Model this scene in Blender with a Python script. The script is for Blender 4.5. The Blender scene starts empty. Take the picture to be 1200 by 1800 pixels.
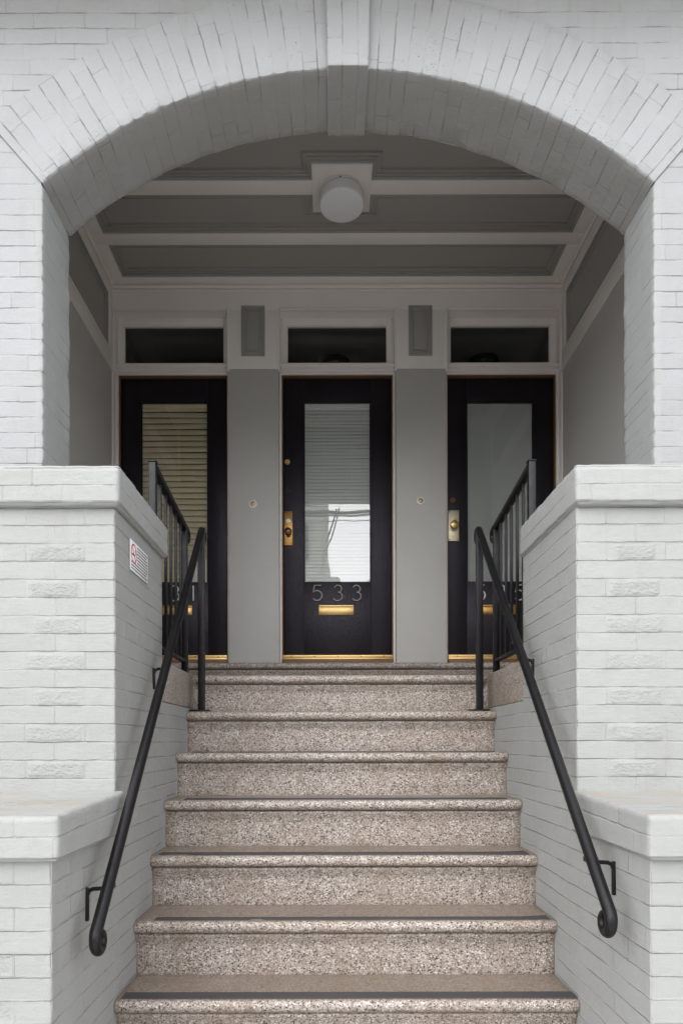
import bpy, bmesh, math, random
from mathutils import Vector, noise, Matrix

R = math.radians
random.seed(7)
scene = bpy.context.scene
COL = scene.collection

# ------------------------------------------------------------------ camera
cam_data = bpy.data.cameras.new("camera")
cam = bpy.data.objects.new("camera", cam_data)
COL.objects.link(cam)
cam.location = (-0.0523, 0.0, 1.726)
cam.rotation_euler = (R(90), R(0.12), 0)
cam_data.sensor_fit = 'HORIZONTAL'
cam_data.sensor_width = 24.0
cam_data.lens = 24.0
cam_data.shift_x = 0.0153
cam_data.shift_y = 0.3375
cam_data.clip_start = 0.05
cam_data.clip_end = 2000
scene.camera = cam

# ------------------------------------------------------------------ world, sun, exposure (overcast day)
SUN_DIR = Vector((-0.22, -0.66, 0.72)).normalized()          # towards the sun
world = bpy.data.worlds.new("World")
scene.world = world
world.use_nodes = True
wn = world.node_tree.nodes
wl = world.node_tree.links
wn.clear()
sky = wn.new("ShaderNodeTexSky")
sky.sky_type = 'NISHITA'
sky.sun_disc = False
sky.sun_elevation = math.asin(SUN_DIR.z)
sky.sun_rotation = math.atan2(SUN_DIR.x, SUN_DIR.y)
sky.air_density = 1.0
sky.dust_density = 1.0
sky.ozone_density = 1.0
hs = wn.new("ShaderNodeHueSaturation")
hs.inputs['Saturation'].default_value = 0.16
bg = wn.new("ShaderNodeBackground")
bg.inputs['Strength'].default_value = 0.15
wo = wn.new("ShaderNodeOutputWorld")
wl.new(sky.outputs[0], hs.inputs['Color'])
wl.new(hs.outputs[0], bg.inputs['Color'])
wl.new(bg.outputs[0], wo.inputs['Surface'])

sun_data = bpy.data.lights.new("sun", 'SUN')
sun_data.energy = 0.6
sun_data.angle = R(85)
sun_data.color = (1.0, 0.975, 0.94)
sun = bpy.data.objects.new("sun", sun_data)
COL.objects.link(sun)
sun.rotation_euler = (-SUN_DIR).to_track_quat('-Z', 'Y').to_euler()
sun.location = (-6, -14, 18)

scene.view_settings.view_transform = 'Standard'
scene.view_settings.look = 'None'
scene.view_settings.exposure = 1.62
scene.view_settings.gamma = 1.0
scene.cycles.max_bounces = 14
scene.cycles.diffuse_bounces = 10
scene.cycles.transparent_max_bounces = 12
scene.cycles.use_denoising = True


# ------------------------------------------------------------------ node helpers
def new_mat(name):
    m = bpy.data.materials.new(name)
    m.use_nodes = True
    nt = m.node_tree
    b = nt.nodes["Principled BSDF"]
    return m, nt, b


def N(nt, kind, **kw):
    n = nt.nodes.new(kind)
    for k, v in kw.items():
        if hasattr(n, k):
            setattr(n, k, v)
        else:
            n.inputs[k].default_value = v
    return n


def val(nt, op, a, b=None, c=None, clamp=False):
    n = nt.nodes.new("ShaderNodeMath")
    n.operation = op
    n.use_clamp = clamp
    for i, x in enumerate((a, b, c)):
        if x is None:
            continue
        if isinstance(x, (int, float)):
            n.inputs[i].default_value = x
        else:
            nt.links.new(x, n.inputs[i])
    return n.outputs[0]


def vmath(nt, op, a, b):
    n = nt.nodes.new("ShaderNodeVectorMath")
    n.operation = op
    for i, x in enumerate((a, b)):
        if isinstance(x, (tuple, list)):
            n.inputs[i].default_value = x
        else:
            nt.links.new(x, n.inputs[i])
    return n.outputs[0]


def mixc(nt, fac, a, b, blend='MIX'):
    n = nt.nodes.new("ShaderNodeMix")
    n.data_type = 'RGBA'
    n.blend_type = blend
    n.clamp_factor = True
    for key, x in ((0, fac), (6, a), (7, b)):
        if isinstance(x, (int, float)):
            n.inputs[key].default_value = x
        elif isinstance(x, (tuple, list)):
            n.inputs[key].default_value = (*x[:3], 1)
        else:
            nt.links.new(x, n.inputs[key])
    return n.outputs[2]


def noise_tex(nt, vec, scale, detail=4, rough=0.55):
    n = nt.nodes.new("ShaderNodeTexNoise")
    n.inputs['Scale'].default_value = scale
    n.inputs['Detail'].default_value = detail
    n.inputs['Roughness'].default_value = rough
    if vec is not None:
        nt.links.new(vec, n.inputs['Vector'])
    return n


def ramp(nt, fac, stops, interp='LINEAR'):
    n = nt.nodes.new("ShaderNodeValToRGB")
    cr = n.color_ramp
    cr.interpolation = interp
    while len(cr.elements) < len(stops):
        cr.elements.new(0.5)
    for e, (p, c) in zip(cr.elements, stops):
        e.position = p
        e.color = (c, c, c, 1) if isinstance(c, (int, float)) else (*c, 1)
    nt.links.new(fac, n.inputs[0])
    return n.outputs[0]


def mapr(nt, x, a, b, c=0.0, d=1.0):
    n = nt.nodes.new("ShaderNodeMapRange")
    n.clamp = True
    nt.links.new(x, n.inputs[0])
    n.inputs[1].default_value = a
    n.inputs[2].default_value = b
    n.inputs[3].default_value = c
    n.inputs[4].default_value = d
    return n.outputs[0]


def world_pos(nt):
    return nt.nodes.new("ShaderNodeNewGeometry").outputs['Position']


# ------------------------------------------------------------------ materials
COURSE = 0.0627
BRICK = 0.206


def painted_brick(name, color, joint_dark=0.45, joint_depth=0.0035, speck=0.3, bond=BRICK, joint_keep=0.5, row_jitter=0.0):
    """Thickly painted brick: metric UVs, shallow joints that come and go, brush and grit texture."""
    m, nt, b = new_mat(name)
    uv = nt.nodes.new("ShaderNodeUVMap").outputs[0]
    pos = world_pos(nt)
    big = noise_tex(nt, pos, 2.6, 3)
    mid = noise_tex(nt, pos, 22, 3)
    d1 = vmath(nt, 'MULTIPLY', vmath(nt, 'SUBTRACT', big.outputs['Color'], (0.5, 0.5, 0.5)), (0.012, 0.012, 0))
    d2 = vmath(nt, 'MULTIPLY', vmath(nt, 'SUBTRACT', mid.outputs['Color'], (0.5, 0.5, 0.5)), (0.006, 0.006, 0))
    uvd = vmath(nt, 'ADD', vmath(nt, 'ADD', uv, d1), d2)

    if row_jitter:
        sj = nt.nodes.new("ShaderNodeSeparateXYZ")
        nt.links.new(uvd, sj.inputs[0])
        wnj = nt.nodes.new("ShaderNodeTexWhiteNoise")
        wnj.noise_dimensions = '1D'
        nt.links.new(val(nt, 'FLOOR', val(nt, 'DIVIDE', sj.outputs['Y'], COURSE)), wnj.inputs['W'])
        cj = nt.nodes.new("ShaderNodeCombineXYZ")
        nt.links.new(val(nt, 'MULTIPLY', wnj.outputs['Value'], row_jitter), cj.inputs['X'])
        uvd = vmath(nt, 'ADD', uvd, cj.outputs[0])

    def bricktex(msize, smooth):
        br = nt.nodes.new("ShaderNodeTexBrick")
        br.offset = 0.5
        br.offset_frequency = 2
        br.inputs['Color1'].default_value = (0, 0, 0, 1)
        br.inputs['Color2'].default_value = (1, 1, 1, 1)
        br.inputs['Mortar'].default_value = (0.5, 0.5, 0.5, 1)
        br.inputs['Scale'].default_value = 1.0
        br.inputs['Mortar Size'].default_value = msize
        br.inputs['Mortar Smooth'].default_value = smooth
        br.inputs['Bias'].default_value = 0.0
        br.inputs['Brick Width'].default_value = bond
        br.inputs['Row Height'].default_value = COURSE
        nt.links.new(uvd, br.inputs['Vector'])
        return br
    wide = bricktex(0.0042, 0.8)
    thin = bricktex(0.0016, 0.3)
    per = nt.nodes.new("ShaderNodeSeparateColor")
    nt.links.new(wide.outputs['Color'], per.inputs[0])
    brick_rnd = per.outputs[0]
    keep_n = noise_tex(nt, pos, 7.0, 4, 0.65)
    keep = mapr(nt, keep_n.outputs['Fac'], joint_keep - 0.07, joint_keep + 0.10)
    # vertical joints are mostly filled by the paint, horizontal ones stay open
    sep = nt.nodes.new("ShaderNodeSeparateXYZ")
    nt.links.new(uvd, sep.inputs[0])
    row = val(nt, 'FRACT', val(nt, 'DIVIDE', sep.outputs['Y'], COURSE))
    nearrow = val(nt, 'MINIMUM', row, val(nt, 'SUBTRACT', 1.0, row))
    horiz = mapr(nt, nearrow, 0.05, 0.10, 1.0, 0.35)
    joint = val(nt, 'MULTIPLY', wide.outputs['Fac'], val(nt, 'MULTIPLY_ADD', keep, 0.75, 0.25))
    joint = val(nt, 'MULTIPLY', joint, horiz)
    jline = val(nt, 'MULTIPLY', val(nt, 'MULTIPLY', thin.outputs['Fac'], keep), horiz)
    # grit / rough faced bricks
    at = nt.nodes.new("ShaderNodeAttribute")
    at.attribute_name = "rough"
    rough_a = at.outputs['Fac']
    stretch = vmath(nt, 'MULTIPLY', pos, (1.0, 1.0, 1.6))
    rock = noise_tex(nt, stretch, 62, 4, 0.6)
    grit = noise_tex(nt, pos, 190, 3, 0.6)
    blot = noise_tex(nt, pos, 34, 4, 0.6)
    gritpatch = mapr(nt, noise_tex(nt, pos, 5.5, 3, 0.6).outputs['Fac'], 0.42, 0.66)
    pern = mapr(nt, brick_rnd, 0.0, 1.0, 0.25, 1.0)
    h = val(nt, 'MULTIPLY', joint, -joint_depth)
    h = val(nt, 'MULTIPLY_ADD', brick_rnd, 0.0016, h)
    h = val(nt, 'MULTIPLY_ADD', blot.outputs['Fac'], 0.0034, h)
    brush = noise_tex(nt, vmath(nt, 'MULTIPLY', pos, (0.35, 0.35, 2.2)), 60, 3, 0.6)
    h = val(nt, 'MULTIPLY_ADD', brush.outputs['Fac'], 0.0012, h)
    g = val(nt, 'MULTIPLY', val(nt, 'MULTIPLY', gritpatch, pern), 0.0022)
    h = val(nt, 'MULTIPLY_ADD', grit.outputs['Fac'], val(nt, 'ADD', g, 0.0005), h)
    h = val(nt, 'MULTIPLY_ADD', rock.outputs['Fac'], val(nt, 'MULTIPLY', rough_a, 0.010), h)
    bump = nt.nodes.new("ShaderNodeBump")
    bump.inputs['Strength'].default_value = 0.85
    bump.inputs['Distance'].default_value = 1.0
    nt.links.new(h, bump.inputs['Height'])
    nt.links.new(bump.outputs[0], b.inputs['Normal'])
    # paint tone
    tone = ramp(nt, noise_tex(nt, pos, 1.7, 5, 0.6).outputs['Fac'],
                [(0.3, tuple(c * 0.93 for c in color)), (0.7, color)])
    tone = mixc(nt, val(nt, 'MULTIPLY', brick_rnd, 0.22), tone, tuple(c * t for c, t in zip(color, (0.80, 0.79, 0.76))))
    streak = noise_tex(nt, vmath(nt, 'MULTIPLY', pos, (22, 22, 1.1)), 1.0, 4, 0.6)
    sm = mapr(nt, noise_tex(nt, pos, 1.9, 3, 0.6).outputs['Fac'], 0.45, 0.65)
    tone = mixc(nt, val(nt, 'MULTIPLY', val(nt, 'MULTIPLY', mapr(nt, streak.outputs['Fac'], 0.50, 0.72), sm), 0.22), tone, tuple(c * t for c, t in zip(color, (0.60, 0.57, 0.52))))
    chip = mapr(nt, noise_tex(nt, pos, 75, 5, 0.7).outputs['Fac'], 0.70, 0.73)
    tone = mixc(nt, val(nt, 'MULTIPLY', chip, 0.45), tone, (0.20, 0.19, 0.175))
    dirtn = mapr(nt, noise_tex(nt, pos, 120, 2, 0.5).outputs['Fac'], 0.66, 0.72)
    dpatch = mapr(nt, noise_tex(nt, pos, 3.1, 4, 0.7).outputs['Fac'], 0.50, 0.66)
    tone = mixc(nt, val(nt, 'MULTIPLY', val(nt, 'MULTIPLY', dirtn, dpatch), speck), tone, (0.16, 0.15, 0.14))
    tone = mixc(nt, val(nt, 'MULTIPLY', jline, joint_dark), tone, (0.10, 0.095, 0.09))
    gn = nt.nodes.new("ShaderNodeNewGeometry")
    sz = nt.nodes.new("ShaderNodeSeparateXYZ")
    nt.links.new(gn.outputs['Normal'], sz.inputs[0])
    upf = mapr(nt, sz.outputs['Z'], 0.85, 0.98)
    un = mapr(nt, noise_tex(nt, vmath(nt, 'MULTIPLY', pos, (1, 2.5, 1)), 4.0, 5, 0.65).outputs['Fac'], 0.42, 0.68)
    tone = mixc(nt, val(nt, 'MULTIPLY', val(nt, 'MULTIPLY', upf, un), 0.45), tone, (0.36, 0.27, 0.17))
    nt.links.new(tone, b.inputs['Base Color'])
    b.inputs['Roughness'].default_value = 0.62
    b.inputs['Specular IOR Level'].default_value = 0.35
    return m


def painted(name, color, rough=0.5, bump=0.0006, bscale=60, var=0.06, dirt=0.0, translucent=0.0):
    m, nt, b = new_mat(name)
    pos = world_pos(nt)
    n1 = noise_tex(nt, pos, 3.0, 5, 0.6)
    col = mixc(nt, n1.outputs['Fac'], tuple(c * (1 - var) for c in color), tuple(min(1, c * (1 + var)) for c in color))
    if dirt:
        dn = mapr(nt, noise_tex(nt, pos, 18, 6, 0.75).outputs['Fac'], 0.60, 0.78)
        col = mixc(nt, val(nt, 'MULTIPLY', dn, dirt), col, tuple(c * 0.45 for c in color))
    nt.links.new(col, b.inputs['Base Color'])
    n2 = noise_tex(nt, pos, bscale, 4, 0.6)
    bp = nt.nodes.new("ShaderNodeBump")
    bp.inputs['Strength'].default_value = 1.0
    bp.inputs['Distance'].default_value = 1.0
    nt.links.new(val(nt, 'MULTIPLY', n2.outputs['Fac'], bump), bp.inputs['Height'])
    nt.links.new(bp.outputs[0], b.inputs['Normal'])
    nt.links.new(mapr(nt, n1.outputs['Fac'], 0.3, 0.7, rough - 0.05, rough + 0.07), b.inputs['Roughness'])
    if translucent:
        tl = nt.nodes.new("ShaderNodeBsdfTranslucent")
        nt.links.new(col, tl.inputs[0])
        mx = nt.nodes.new("ShaderNodeMixShader")
        mx.inputs[0].default_value = translucent
        nt.links.new(b.outputs[0], mx.inputs[1])
        nt.links.new(tl.outputs[0], mx.inputs[2])
        nt.links.new(mx.outputs[0], nt.nodes["Material Output"].inputs['Surface'])
    return m


def terrazzo(name):
    m, nt, b = new_mat(name)
    pos = world_pos(nt)
    wob = noise_tex(nt, pos, 90, 2)
    p = vmath(nt, 'ADD', pos, vmath(nt, 'MULTIPLY', vmath(nt, 'SUBTRACT', wob.outputs['Color'], (0.5, 0.5, 0.5)), (0.006, 0.006, 0.006)))

    def chips(scale):
        v = nt.nodes.new("ShaderNodeTexVoronoi")
        v.inputs['Scale'].default_value = scale
        nt.links.new(p, v.inputs['Vector'])
        s = nt.nodes.new("ShaderNodeSeparateColor")
        nt.links.new(v.outputs['Color'], s.inputs[0])
        return v, s.outputs[0], s.outputs[1]
    v1, r1, g1 = chips(140)
    c1 = ramp(nt, r1, [(0.0, (0.025, 0.020, 0.018)), (0.13, (0.10, 0.078, 0.063)), (0.20, (0.235, 0.19, 0.155)),
                       (0.34, (0.40, 0.335, 0.295)), (0.58, (0.50, 0.44, 0.395)), (0.80, (0.66, 0.615, 0.575))], 'CONSTANT')
    v2, r2, g2 = chips(260)
    c2 = ramp(nt, r2, [(0.0, (0.07, 0.056, 0.05)), (0.12, (0.235, 0.195, 0.168)), (0.42, (0.385, 0.325, 0.288)),
                       (0.8, (0.41, 0.38, 0.35))], 'CONSTANT')
    inchip = mapr(nt, v1.outputs['Distance'], 0.42, 0.50, 1.0, 0.0)
    col = mixc(nt, inchip, c2, c1)
    # wear and old grime in big soft patches, browner where feet go (the treads)
    st = noise_tex(nt, pos, 5.5, 6, 0.68)
    stain = mapr(nt, st.outputs['Fac'], 0.47, 0.70)
    col = mixc(nt, val(nt, 'MULTIPLY', stain, 0.42), col, (0.22, 0.162, 0.112))
    gr = mapr(nt, noise_tex(nt, pos, 13, 5, 0.7).outputs['Fac'], 0.52, 0.70)
    col = mixc(nt, val(nt, 'MULTIPLY', gr, 0.42), col, (0.17, 0.13, 0.10))
    geo = nt.nodes.new("ShaderNodeNewGeometry")
    sx = nt.nodes.new("ShaderNodeSeparateXYZ")
    nt.links.new(geo.outputs['Normal'], sx.inputs[0])
    up = mapr(nt, sx.outputs['Z'], 0.80, 0.99)
    col = mixc(nt, val(nt, 'MULTIPLY', up, 0.62), col, (0.195, 0.145, 0.108))
    sp_ = nt.nodes.new("ShaderNodeSeparateXYZ")
    nt.links.new(pos, sp_.inputs[0])
    mid = mapr(nt, val(nt, 'ABSOLUTE', val(nt, 'ADD', sp_.outputs['X'], val(nt, 'MULTIPLY', val(nt, 'SUBTRACT', st.outputs['Fac'], 0.5), 0.9))), 0.10, 0.62, 1.0, 0.0)
    col = mixc(nt, val(nt, 'MULTIPLY', val(nt, 'MULTIPLY', up, mid), 0.30), col, (0.13, 0.098, 0.075))
    run = noise_tex(nt, vmath(nt, 'MULTIPLY', pos, (14, 14, 2.0)), 1.0, 5, 0.65)
    col = mixc(nt, val(nt, 'MULTIPLY', mapr(nt, run.outputs['Fac'], 0.52, 0.72), 0.34), col, (0.20, 0.140, 0.092))
    # grime attribute: traffic dirt collected in the corners
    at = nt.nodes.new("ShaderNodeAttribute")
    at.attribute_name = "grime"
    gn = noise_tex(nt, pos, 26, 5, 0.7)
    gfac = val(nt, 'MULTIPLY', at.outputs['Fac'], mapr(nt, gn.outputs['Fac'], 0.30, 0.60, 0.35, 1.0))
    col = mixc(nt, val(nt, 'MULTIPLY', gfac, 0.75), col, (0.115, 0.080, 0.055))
    nt.links.new(col, b.inputs['Base Color'])
    bp = nt.nodes.new("ShaderNodeBump")
    bp.inputs['Distance'].default_value = 1.0
    bp.inputs['Strength'].default_value = 0.8
    nb = noise_tex(nt, pos, 160, 3, 0.6)
    nt.links.new(val(nt, 'MULTIPLY', nb.outputs['Fac'], 0.0010), bp.inputs['Height'])
    nt.links.new(bp.outputs[0], b.inputs['Normal'])
    nt.links.new(mapr(nt, g1, 0.0, 1.0, 0.28, 0.55), b.inputs['Roughness'])
    b.inputs['Specular IOR Level'].default_value = 0.5
    return m


def metal(name, color, rough=0.3, metallic=1.0, var=0.15, bump=0.0003):
    m, nt, b = new_mat(name)
    pos = world_pos(nt)
    n1 = noise_tex(nt, pos, 28, 5, 0.7)
    nt.links.new(mixc(nt, n1.outputs['Fac'], tuple(c * (1 - var) for c in color), color), b.inputs['Base Color'])
    b.inputs['Metallic'].default_value = metallic
    nt.links.new(mapr(nt, n1.outputs['Fac'], 0.3, 0.7, rough * 0.8, rough * 1.3), b.inputs['Roughness'])
    bp = nt.nodes.new("ShaderNodeBump")
    bp.inputs['Distance'].default_value = 1.0
    nt.links.new(val(nt, 'MULTIPLY', noise_tex(nt, pos, 120, 3).outputs['Fac'], bump), bp.inputs['Height'])
    nt.links.new(bp.outputs[0], b.inputs['Normal'])
    return m


def door_paint(name):
    m, nt, b = new_mat(name)
    pos = world_pos(nt)
    st = vmath(nt, 'MULTIPLY', pos, (1.0, 1.0, 0.06))
    n1 = noise_tex(nt, st, 150, 3, 0.6)
    n2 = noise_tex(nt, pos, 45, 4, 0.65)
    n3 = noise_tex(nt, pos, 4, 4, 0.6)
    nt.links.new(mixc(nt, n3.outputs['Fac'], (0.006, 0.0052, 0.007), (0.012, 0.0105, 0.013)), b.inputs['Base Color'])
    h = val(nt, 'MULTIPLY', n1.outputs['Fac'], 0.0012)
    h = val(nt, 'MULTIPLY_ADD', n2.outputs['Fac'], 0.0018, h)
    bp = nt.nodes.new("ShaderNodeBump")
    bp.inputs['Distance'].default_value = 1.0
    nt.links.new(h, bp.inputs['Height'])
    nt.links.new(bp.outputs[0], b.inputs['Normal'])
    nt.links.new(mapr(nt, n2.outputs['Fac'], 0.3, 0.7, 0.33, 0.48), b.inputs['Roughness'])
    b.inputs['Specular IOR Level'].default_value = 0.36
    b.inputs['Specular Tint'].default_value = (0.95, 0.88, 1.0, 1)
    return m


def glass(name, ior, tint=(0.93, 0.95, 0.94), wave=0.0):
    """Window glass: mirror reflection by Fresnel on the outer faces, otherwise see-through."""
    m, nt, b = new_mat(name)
    nt.nodes.remove(b)
    out = nt.nodes["Material Output"]
    tr = nt.nodes.new("ShaderNodeBsdfTransparent")
    tr.inputs[0].default_value = (*tint, 1)
    gl = nt.nodes.new("ShaderNodeBsdfGlossy")
    gl.inputs['Roughness'].default_value = 0.0
    fr = nt.nodes.new("ShaderNodeFresnel")
    fr.inputs[0].default_value = ior
    geo = nt.nodes.new("ShaderNodeNewGeometry")
    front = val(nt, 'SUBTRACT', 1.0, geo.outputs['Backfacing'])
    fac = val(nt, 'MULTIPLY', fr.outputs[0], front)
    if wave:
        bp = nt.nodes.new("ShaderNodeBump")
        bp.inputs['Distance'].default_value = 1.0
        wn_ = noise_tex(nt, vmath(nt, 'MULTIPLY', geo.outputs['Position'], (1, 1, 0.6)), 5.0, 1, 0.4)
        nt.links.new(val(nt, 'MULTIPLY', wn_.outputs['Fac'], wave), bp.inputs['Height'])
        nt.links.new(bp.outputs[0], gl.inputs['Normal'])
    mx = nt.nodes.new("ShaderNodeMixShader")
    nt.links.new(fac, mx.inputs[0])
    nt.links.new(tr.outputs[0], mx.inputs[1])
    nt.links.new(gl.outputs[0], mx.inputs[2])
    nt.links.new(mx.outputs[0], out.inputs['Surface'])
    return m


WHITE = (0.365, 0.370, 0.361)
M = {}
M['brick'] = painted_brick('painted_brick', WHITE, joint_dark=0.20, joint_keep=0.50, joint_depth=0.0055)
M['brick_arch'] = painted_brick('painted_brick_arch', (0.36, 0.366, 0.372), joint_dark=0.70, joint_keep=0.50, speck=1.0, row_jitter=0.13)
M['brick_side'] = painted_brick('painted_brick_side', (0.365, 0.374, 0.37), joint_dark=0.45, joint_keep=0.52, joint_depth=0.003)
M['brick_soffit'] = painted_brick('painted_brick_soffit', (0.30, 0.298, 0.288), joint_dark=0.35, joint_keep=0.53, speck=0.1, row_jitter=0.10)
M['trim'] = painted('trim_paint', (0.86, 0.815, 0.78), 0.45, 0.0006, 70, 0.04, 0.10)
M['wall_grey'] = painted('grey_wall_paint', (0.54, 0.53, 0.51), 0.5, 0.0012, 70, 0.07, 0.16)
M['panel_grey'] = painted('panel_grey_paint', (0.37, 0.36, 0.335), 0.5, 0.0006, 55, 0.05)
M['terrazzo'] = terrazzo('terrazzo')
M['tape'] = painted('grip_tape', (0.060, 0.055, 0.058), 0.75, 0.0015, 300, 0.25, 0.4)
M['iron'] = metal('black_painted_iron', (0.0045, 0.0042, 0.0058), 0.40, 0.0, 0.3, 0.0008)
M['iron'].node_tree.nodes['Principled BSDF'].inputs['Specular IOR Level'].default_value = 0.36
M['brass'] = metal('brass', (0.66, 0.45, 0.19), 0.36)
M['brass_old'] = metal('aged_brass', (0.55, 0.31, 0.10), 0.36, 1.0, 0.35)
M['brass_pale'] = metal('polished_brass', (0.86, 0.78, 0.58), 0.48)
M['bronze'] = metal('dark_bronze', (0.16, 0.10, 0.065), 0.38)
M['steel'] = metal('satin_steel', (0.85, 0.84, 0.80), 0.45, 0.15)
M['digit'] = metal('digit_metal', (0.40, 0.395, 0.395), 0.42, 0.2)
M['digit_bright'] = metal('bright_digit_metal', (0.62, 0.62, 0.62), 0.35, 0.2)
M['door'] = door_paint('black_door_paint')
M['brown'] = painted('brown_jamb_wood', (0.17, 0.085, 0.035), 0.5, 0.0006, 80, 0.2)
M['glass'] = glass('door_glass', 2.3, (0.985, 0.99, 0.988), 0.0005)
M['glass_dark'] = glass('transom_glass', 1.6)
M['blind_beige'] = painted('beige_blind', (0.80, 0.71, 0.49), 0.5, 0.0002, 40, 0.06, 0.0, 0.08)
M['blind_white'] = painted('white_blind', (0.86, 0.88, 0.85), 0.5, 0.0002, 40, 0.04, 0.0, 0.08)
M['shade'] = painted('pale_shade_fabric', (0.86, 0.89, 0.86), 0.7, 0.0004, 200, 0.03, 0.0, 0.05)
M['paper'] = painted('paper', (0.72, 0.70, 0.60), 0.7, 0.0003, 60, 0.06)
M['ink'] = painted('dark_ink', (0.06, 0.06, 0.065), 0.6)
M['red'] = painted('red_ink', (0.60, 0.06, 0.10), 0.5)
M['sign'] = painted('sign_white', (0.80, 0.80, 0.81), 0.4, 0.0001)
M['opal'] = painted('opal_glass', (0.88, 0.89, 0.90), 0.22, 0.0, 10, 0.02)
M['rust'] = painted('rusty_gap', (0.10, 0.045, 0.025), 0.7)
M['hall'] = painted('hallway_paint', (0.24, 0.23, 0.21), 0.6)
M['hall_dark'] = painted('hallway_dark_ceiling', (0.03, 0.028, 0.026), 0.6)
M['concrete'] = painted('pavement_concrete', (0.56, 0.55, 0.53), 0.8, 0.002, 90, 0.12, 0.3)
M['road'] = painted('concrete_road', (0.40, 0.39, 0.375), 0.85, 0.003, 120, 0.15, 0.3)
M['asphalt'] = painted('asphalt', (0.055, 0.055, 0.057), 0.85, 0.004, 140, 0.2)
M['stucco'] = painted('far_stucco', (0.88, 0.85, 0.78), 0.8, 0.002, 40, 0.08, 0.2)
M['stucco_grey'] = painted('far_stucco_grey', (0.36, 0.36, 0.35), 0.8, 0.002, 40, 0.08, 0.2)
M['far_trim'] = painted('far_trim', (0.60, 0.59, 0.55), 0.7)
M['far_glass'] = painted('far_window', (0.05, 0.06, 0.07), 0.15)
M['wood_pole'] = painted('pole_wood', (0.12, 0.085, 0.06), 0.8, 0.003, 60, 0.2)
M['cable'] = painted('cable_rubber', (0.02, 0.02, 0.02), 0.6)


# ------------------------------------------------------------------ object helpers
def thing(name, label, cat, loc=(0, 0, 0), group=None):
    o = bpy.data.objects.new(name, None)
    COL.objects.link(o)
    o.location = loc
    o.empty_display_size = 0.1
    o['label'] = label
    o['category'] = cat
    if group:
        o['group'] = group
    return o


def root_loc(p):
    v = Vector((0, 0, 0))
    while p is not None:
        v += Vector(p.location)
        p = p.parent
    return v


def link_bm(name, bm, mat, parent=None, smooth=True, angle=35):
    bmesh.ops.recalc_face_normals(bm, faces=bm.faces[:])
    off = root_loc(parent)
    me = bpy.data.meshes.new(name)
    for v in bm.verts:
        v.co -= off
    bm.to_mesh(me)
    bm.free()
    me.materials.append(mat)
    if smooth:
        for p in me.polygons:
            p.use_smooth = True
        try:
            me.set_sharp_from_angle(angle=R(angle))
        except Exception:
            pass
    o = bpy.data.objects.new(name, me)
    COL.objects.link(o)
    if parent is not None:
        o.parent = parent
    return o


def add_box(bm, x0, x1, y0, y1, z0, z1, bev=0.0, seg=2):
    b2 = bmesh.new()
    bmesh.ops.create_cube(b2, size=1)
    for v in b2.verts:
        v.co = Vector(((x0 + x1) / 2 + v.co.x * (x1 - x0), (y0 + y1) / 2 + v.co.y * (y1 - y0), (z0 + z1) / 2 + v.co.z * (z1 - z0)))
    if bev > 0:
        bmesh.ops.bevel(b2, geom=b2.edges[:], offset=bev, segments=seg, affect='EDGES', profile=0.5)
    me = bpy.data.meshes.new("tmp")
    b2.to_mesh(me)
    b2.free()
    bm.from_mesh(me)
    bpy.data.meshes.remove(me)
    return bm


def box(name, mat, parent, x0, x1, y0, y1, z0, z1, bev=0.002, seg=2):
    bm = bmesh.new()
    add_box(bm, min(x0, x1), max(x0, x1), y0, y1, z0, z1, bev, seg)
    return link_bm(name, bm, mat, parent)


def add_tube(bm, pts, rad, sides=12, cap=True, square=False):
    pts = [Vector(p) for p in pts]
    n = len(pts)
    rads = rad if isinstance(rad, (list, tuple)) else [rad] * n
    tans = []
    for i in range(n):
        a = pts[max(0, i - 1)]
        c = pts[min(n - 1, i + 1)]
        tans.append((c - a).normalized())
    t0 = tans[0]
    ref = Vector((1, 0, 0)) if abs(t0.x) < 0.9 else Vector((0, 0, 1))
    nrm = (ref - t0 * ref.dot(t0)).normalized()
    rings = []
    prev = t0
    for i in range(n):
        t = tans[i]
        ax = prev.cross(t)
        if ax.length > 1e-7:
            ang = math.atan2(ax.length, prev.dot(t))
            nrm = Matrix.Rotation(ang, 3, ax.normalized()) @ nrm
        nrm = (nrm - t * nrm.dot(t)).normalized()
        bi = t.cross(nrm)
        ring = []
        for k in range(sides):
            a = 2 * math.pi * (k + (0.5 if square else 0)) / sides
            ring.append(bm.verts.new(pts[i] + (nrm * math.cos(a) + bi * math.sin(a)) * rads[i]))
        rings.append(ring)
        prev = t
    for i in range(n - 1):
        for k in range(sides):
            bm.faces.new((rings[i][k], rings[i][(k + 1) % sides], rings[i + 1][(k + 1) % sides], rings[i + 1][k]))
    if cap:
        bm.faces.new(rings[0][::-1])
        bm.faces.new(rings[-1])
    return bm


def add_lathe(bm, center, profile, axis='Z', sides=32):
    """profile: (radius, height along axis) from one end to the other; closed by discs."""
    c = Vector(center)
    rings = []
    for r, h in profile:
        ring = []
        for k in range(sides):
            a = 2 * math.pi * k / sides
            u, w = r * math.cos(a), r * math.sin(a)
            if axis == 'Z':
                p = Vector((u, w, h))
            elif axis == 'Y':
                p = Vector((u, h, w))
            else:
                p = Vector((h, u, w))
            ring.append(bm.verts.new(c + p))
        rings.append(ring)
    for i in range(len(rings) - 1):
        for k in range(sides):
            bm.faces.new((rings[i][k], rings[i][(k + 1) % sides], rings[i + 1][(k + 1) % sides], rings[i + 1][k]))
    bm.faces.new(rings[0])
    bm.faces.new(rings[-1])
    return bm


def nz(p, s, seed=0.0):
    return noise.noise(Vector((p[0] * s + seed, p[1] * s + seed * 1.7, p[2] * s - seed)))


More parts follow.
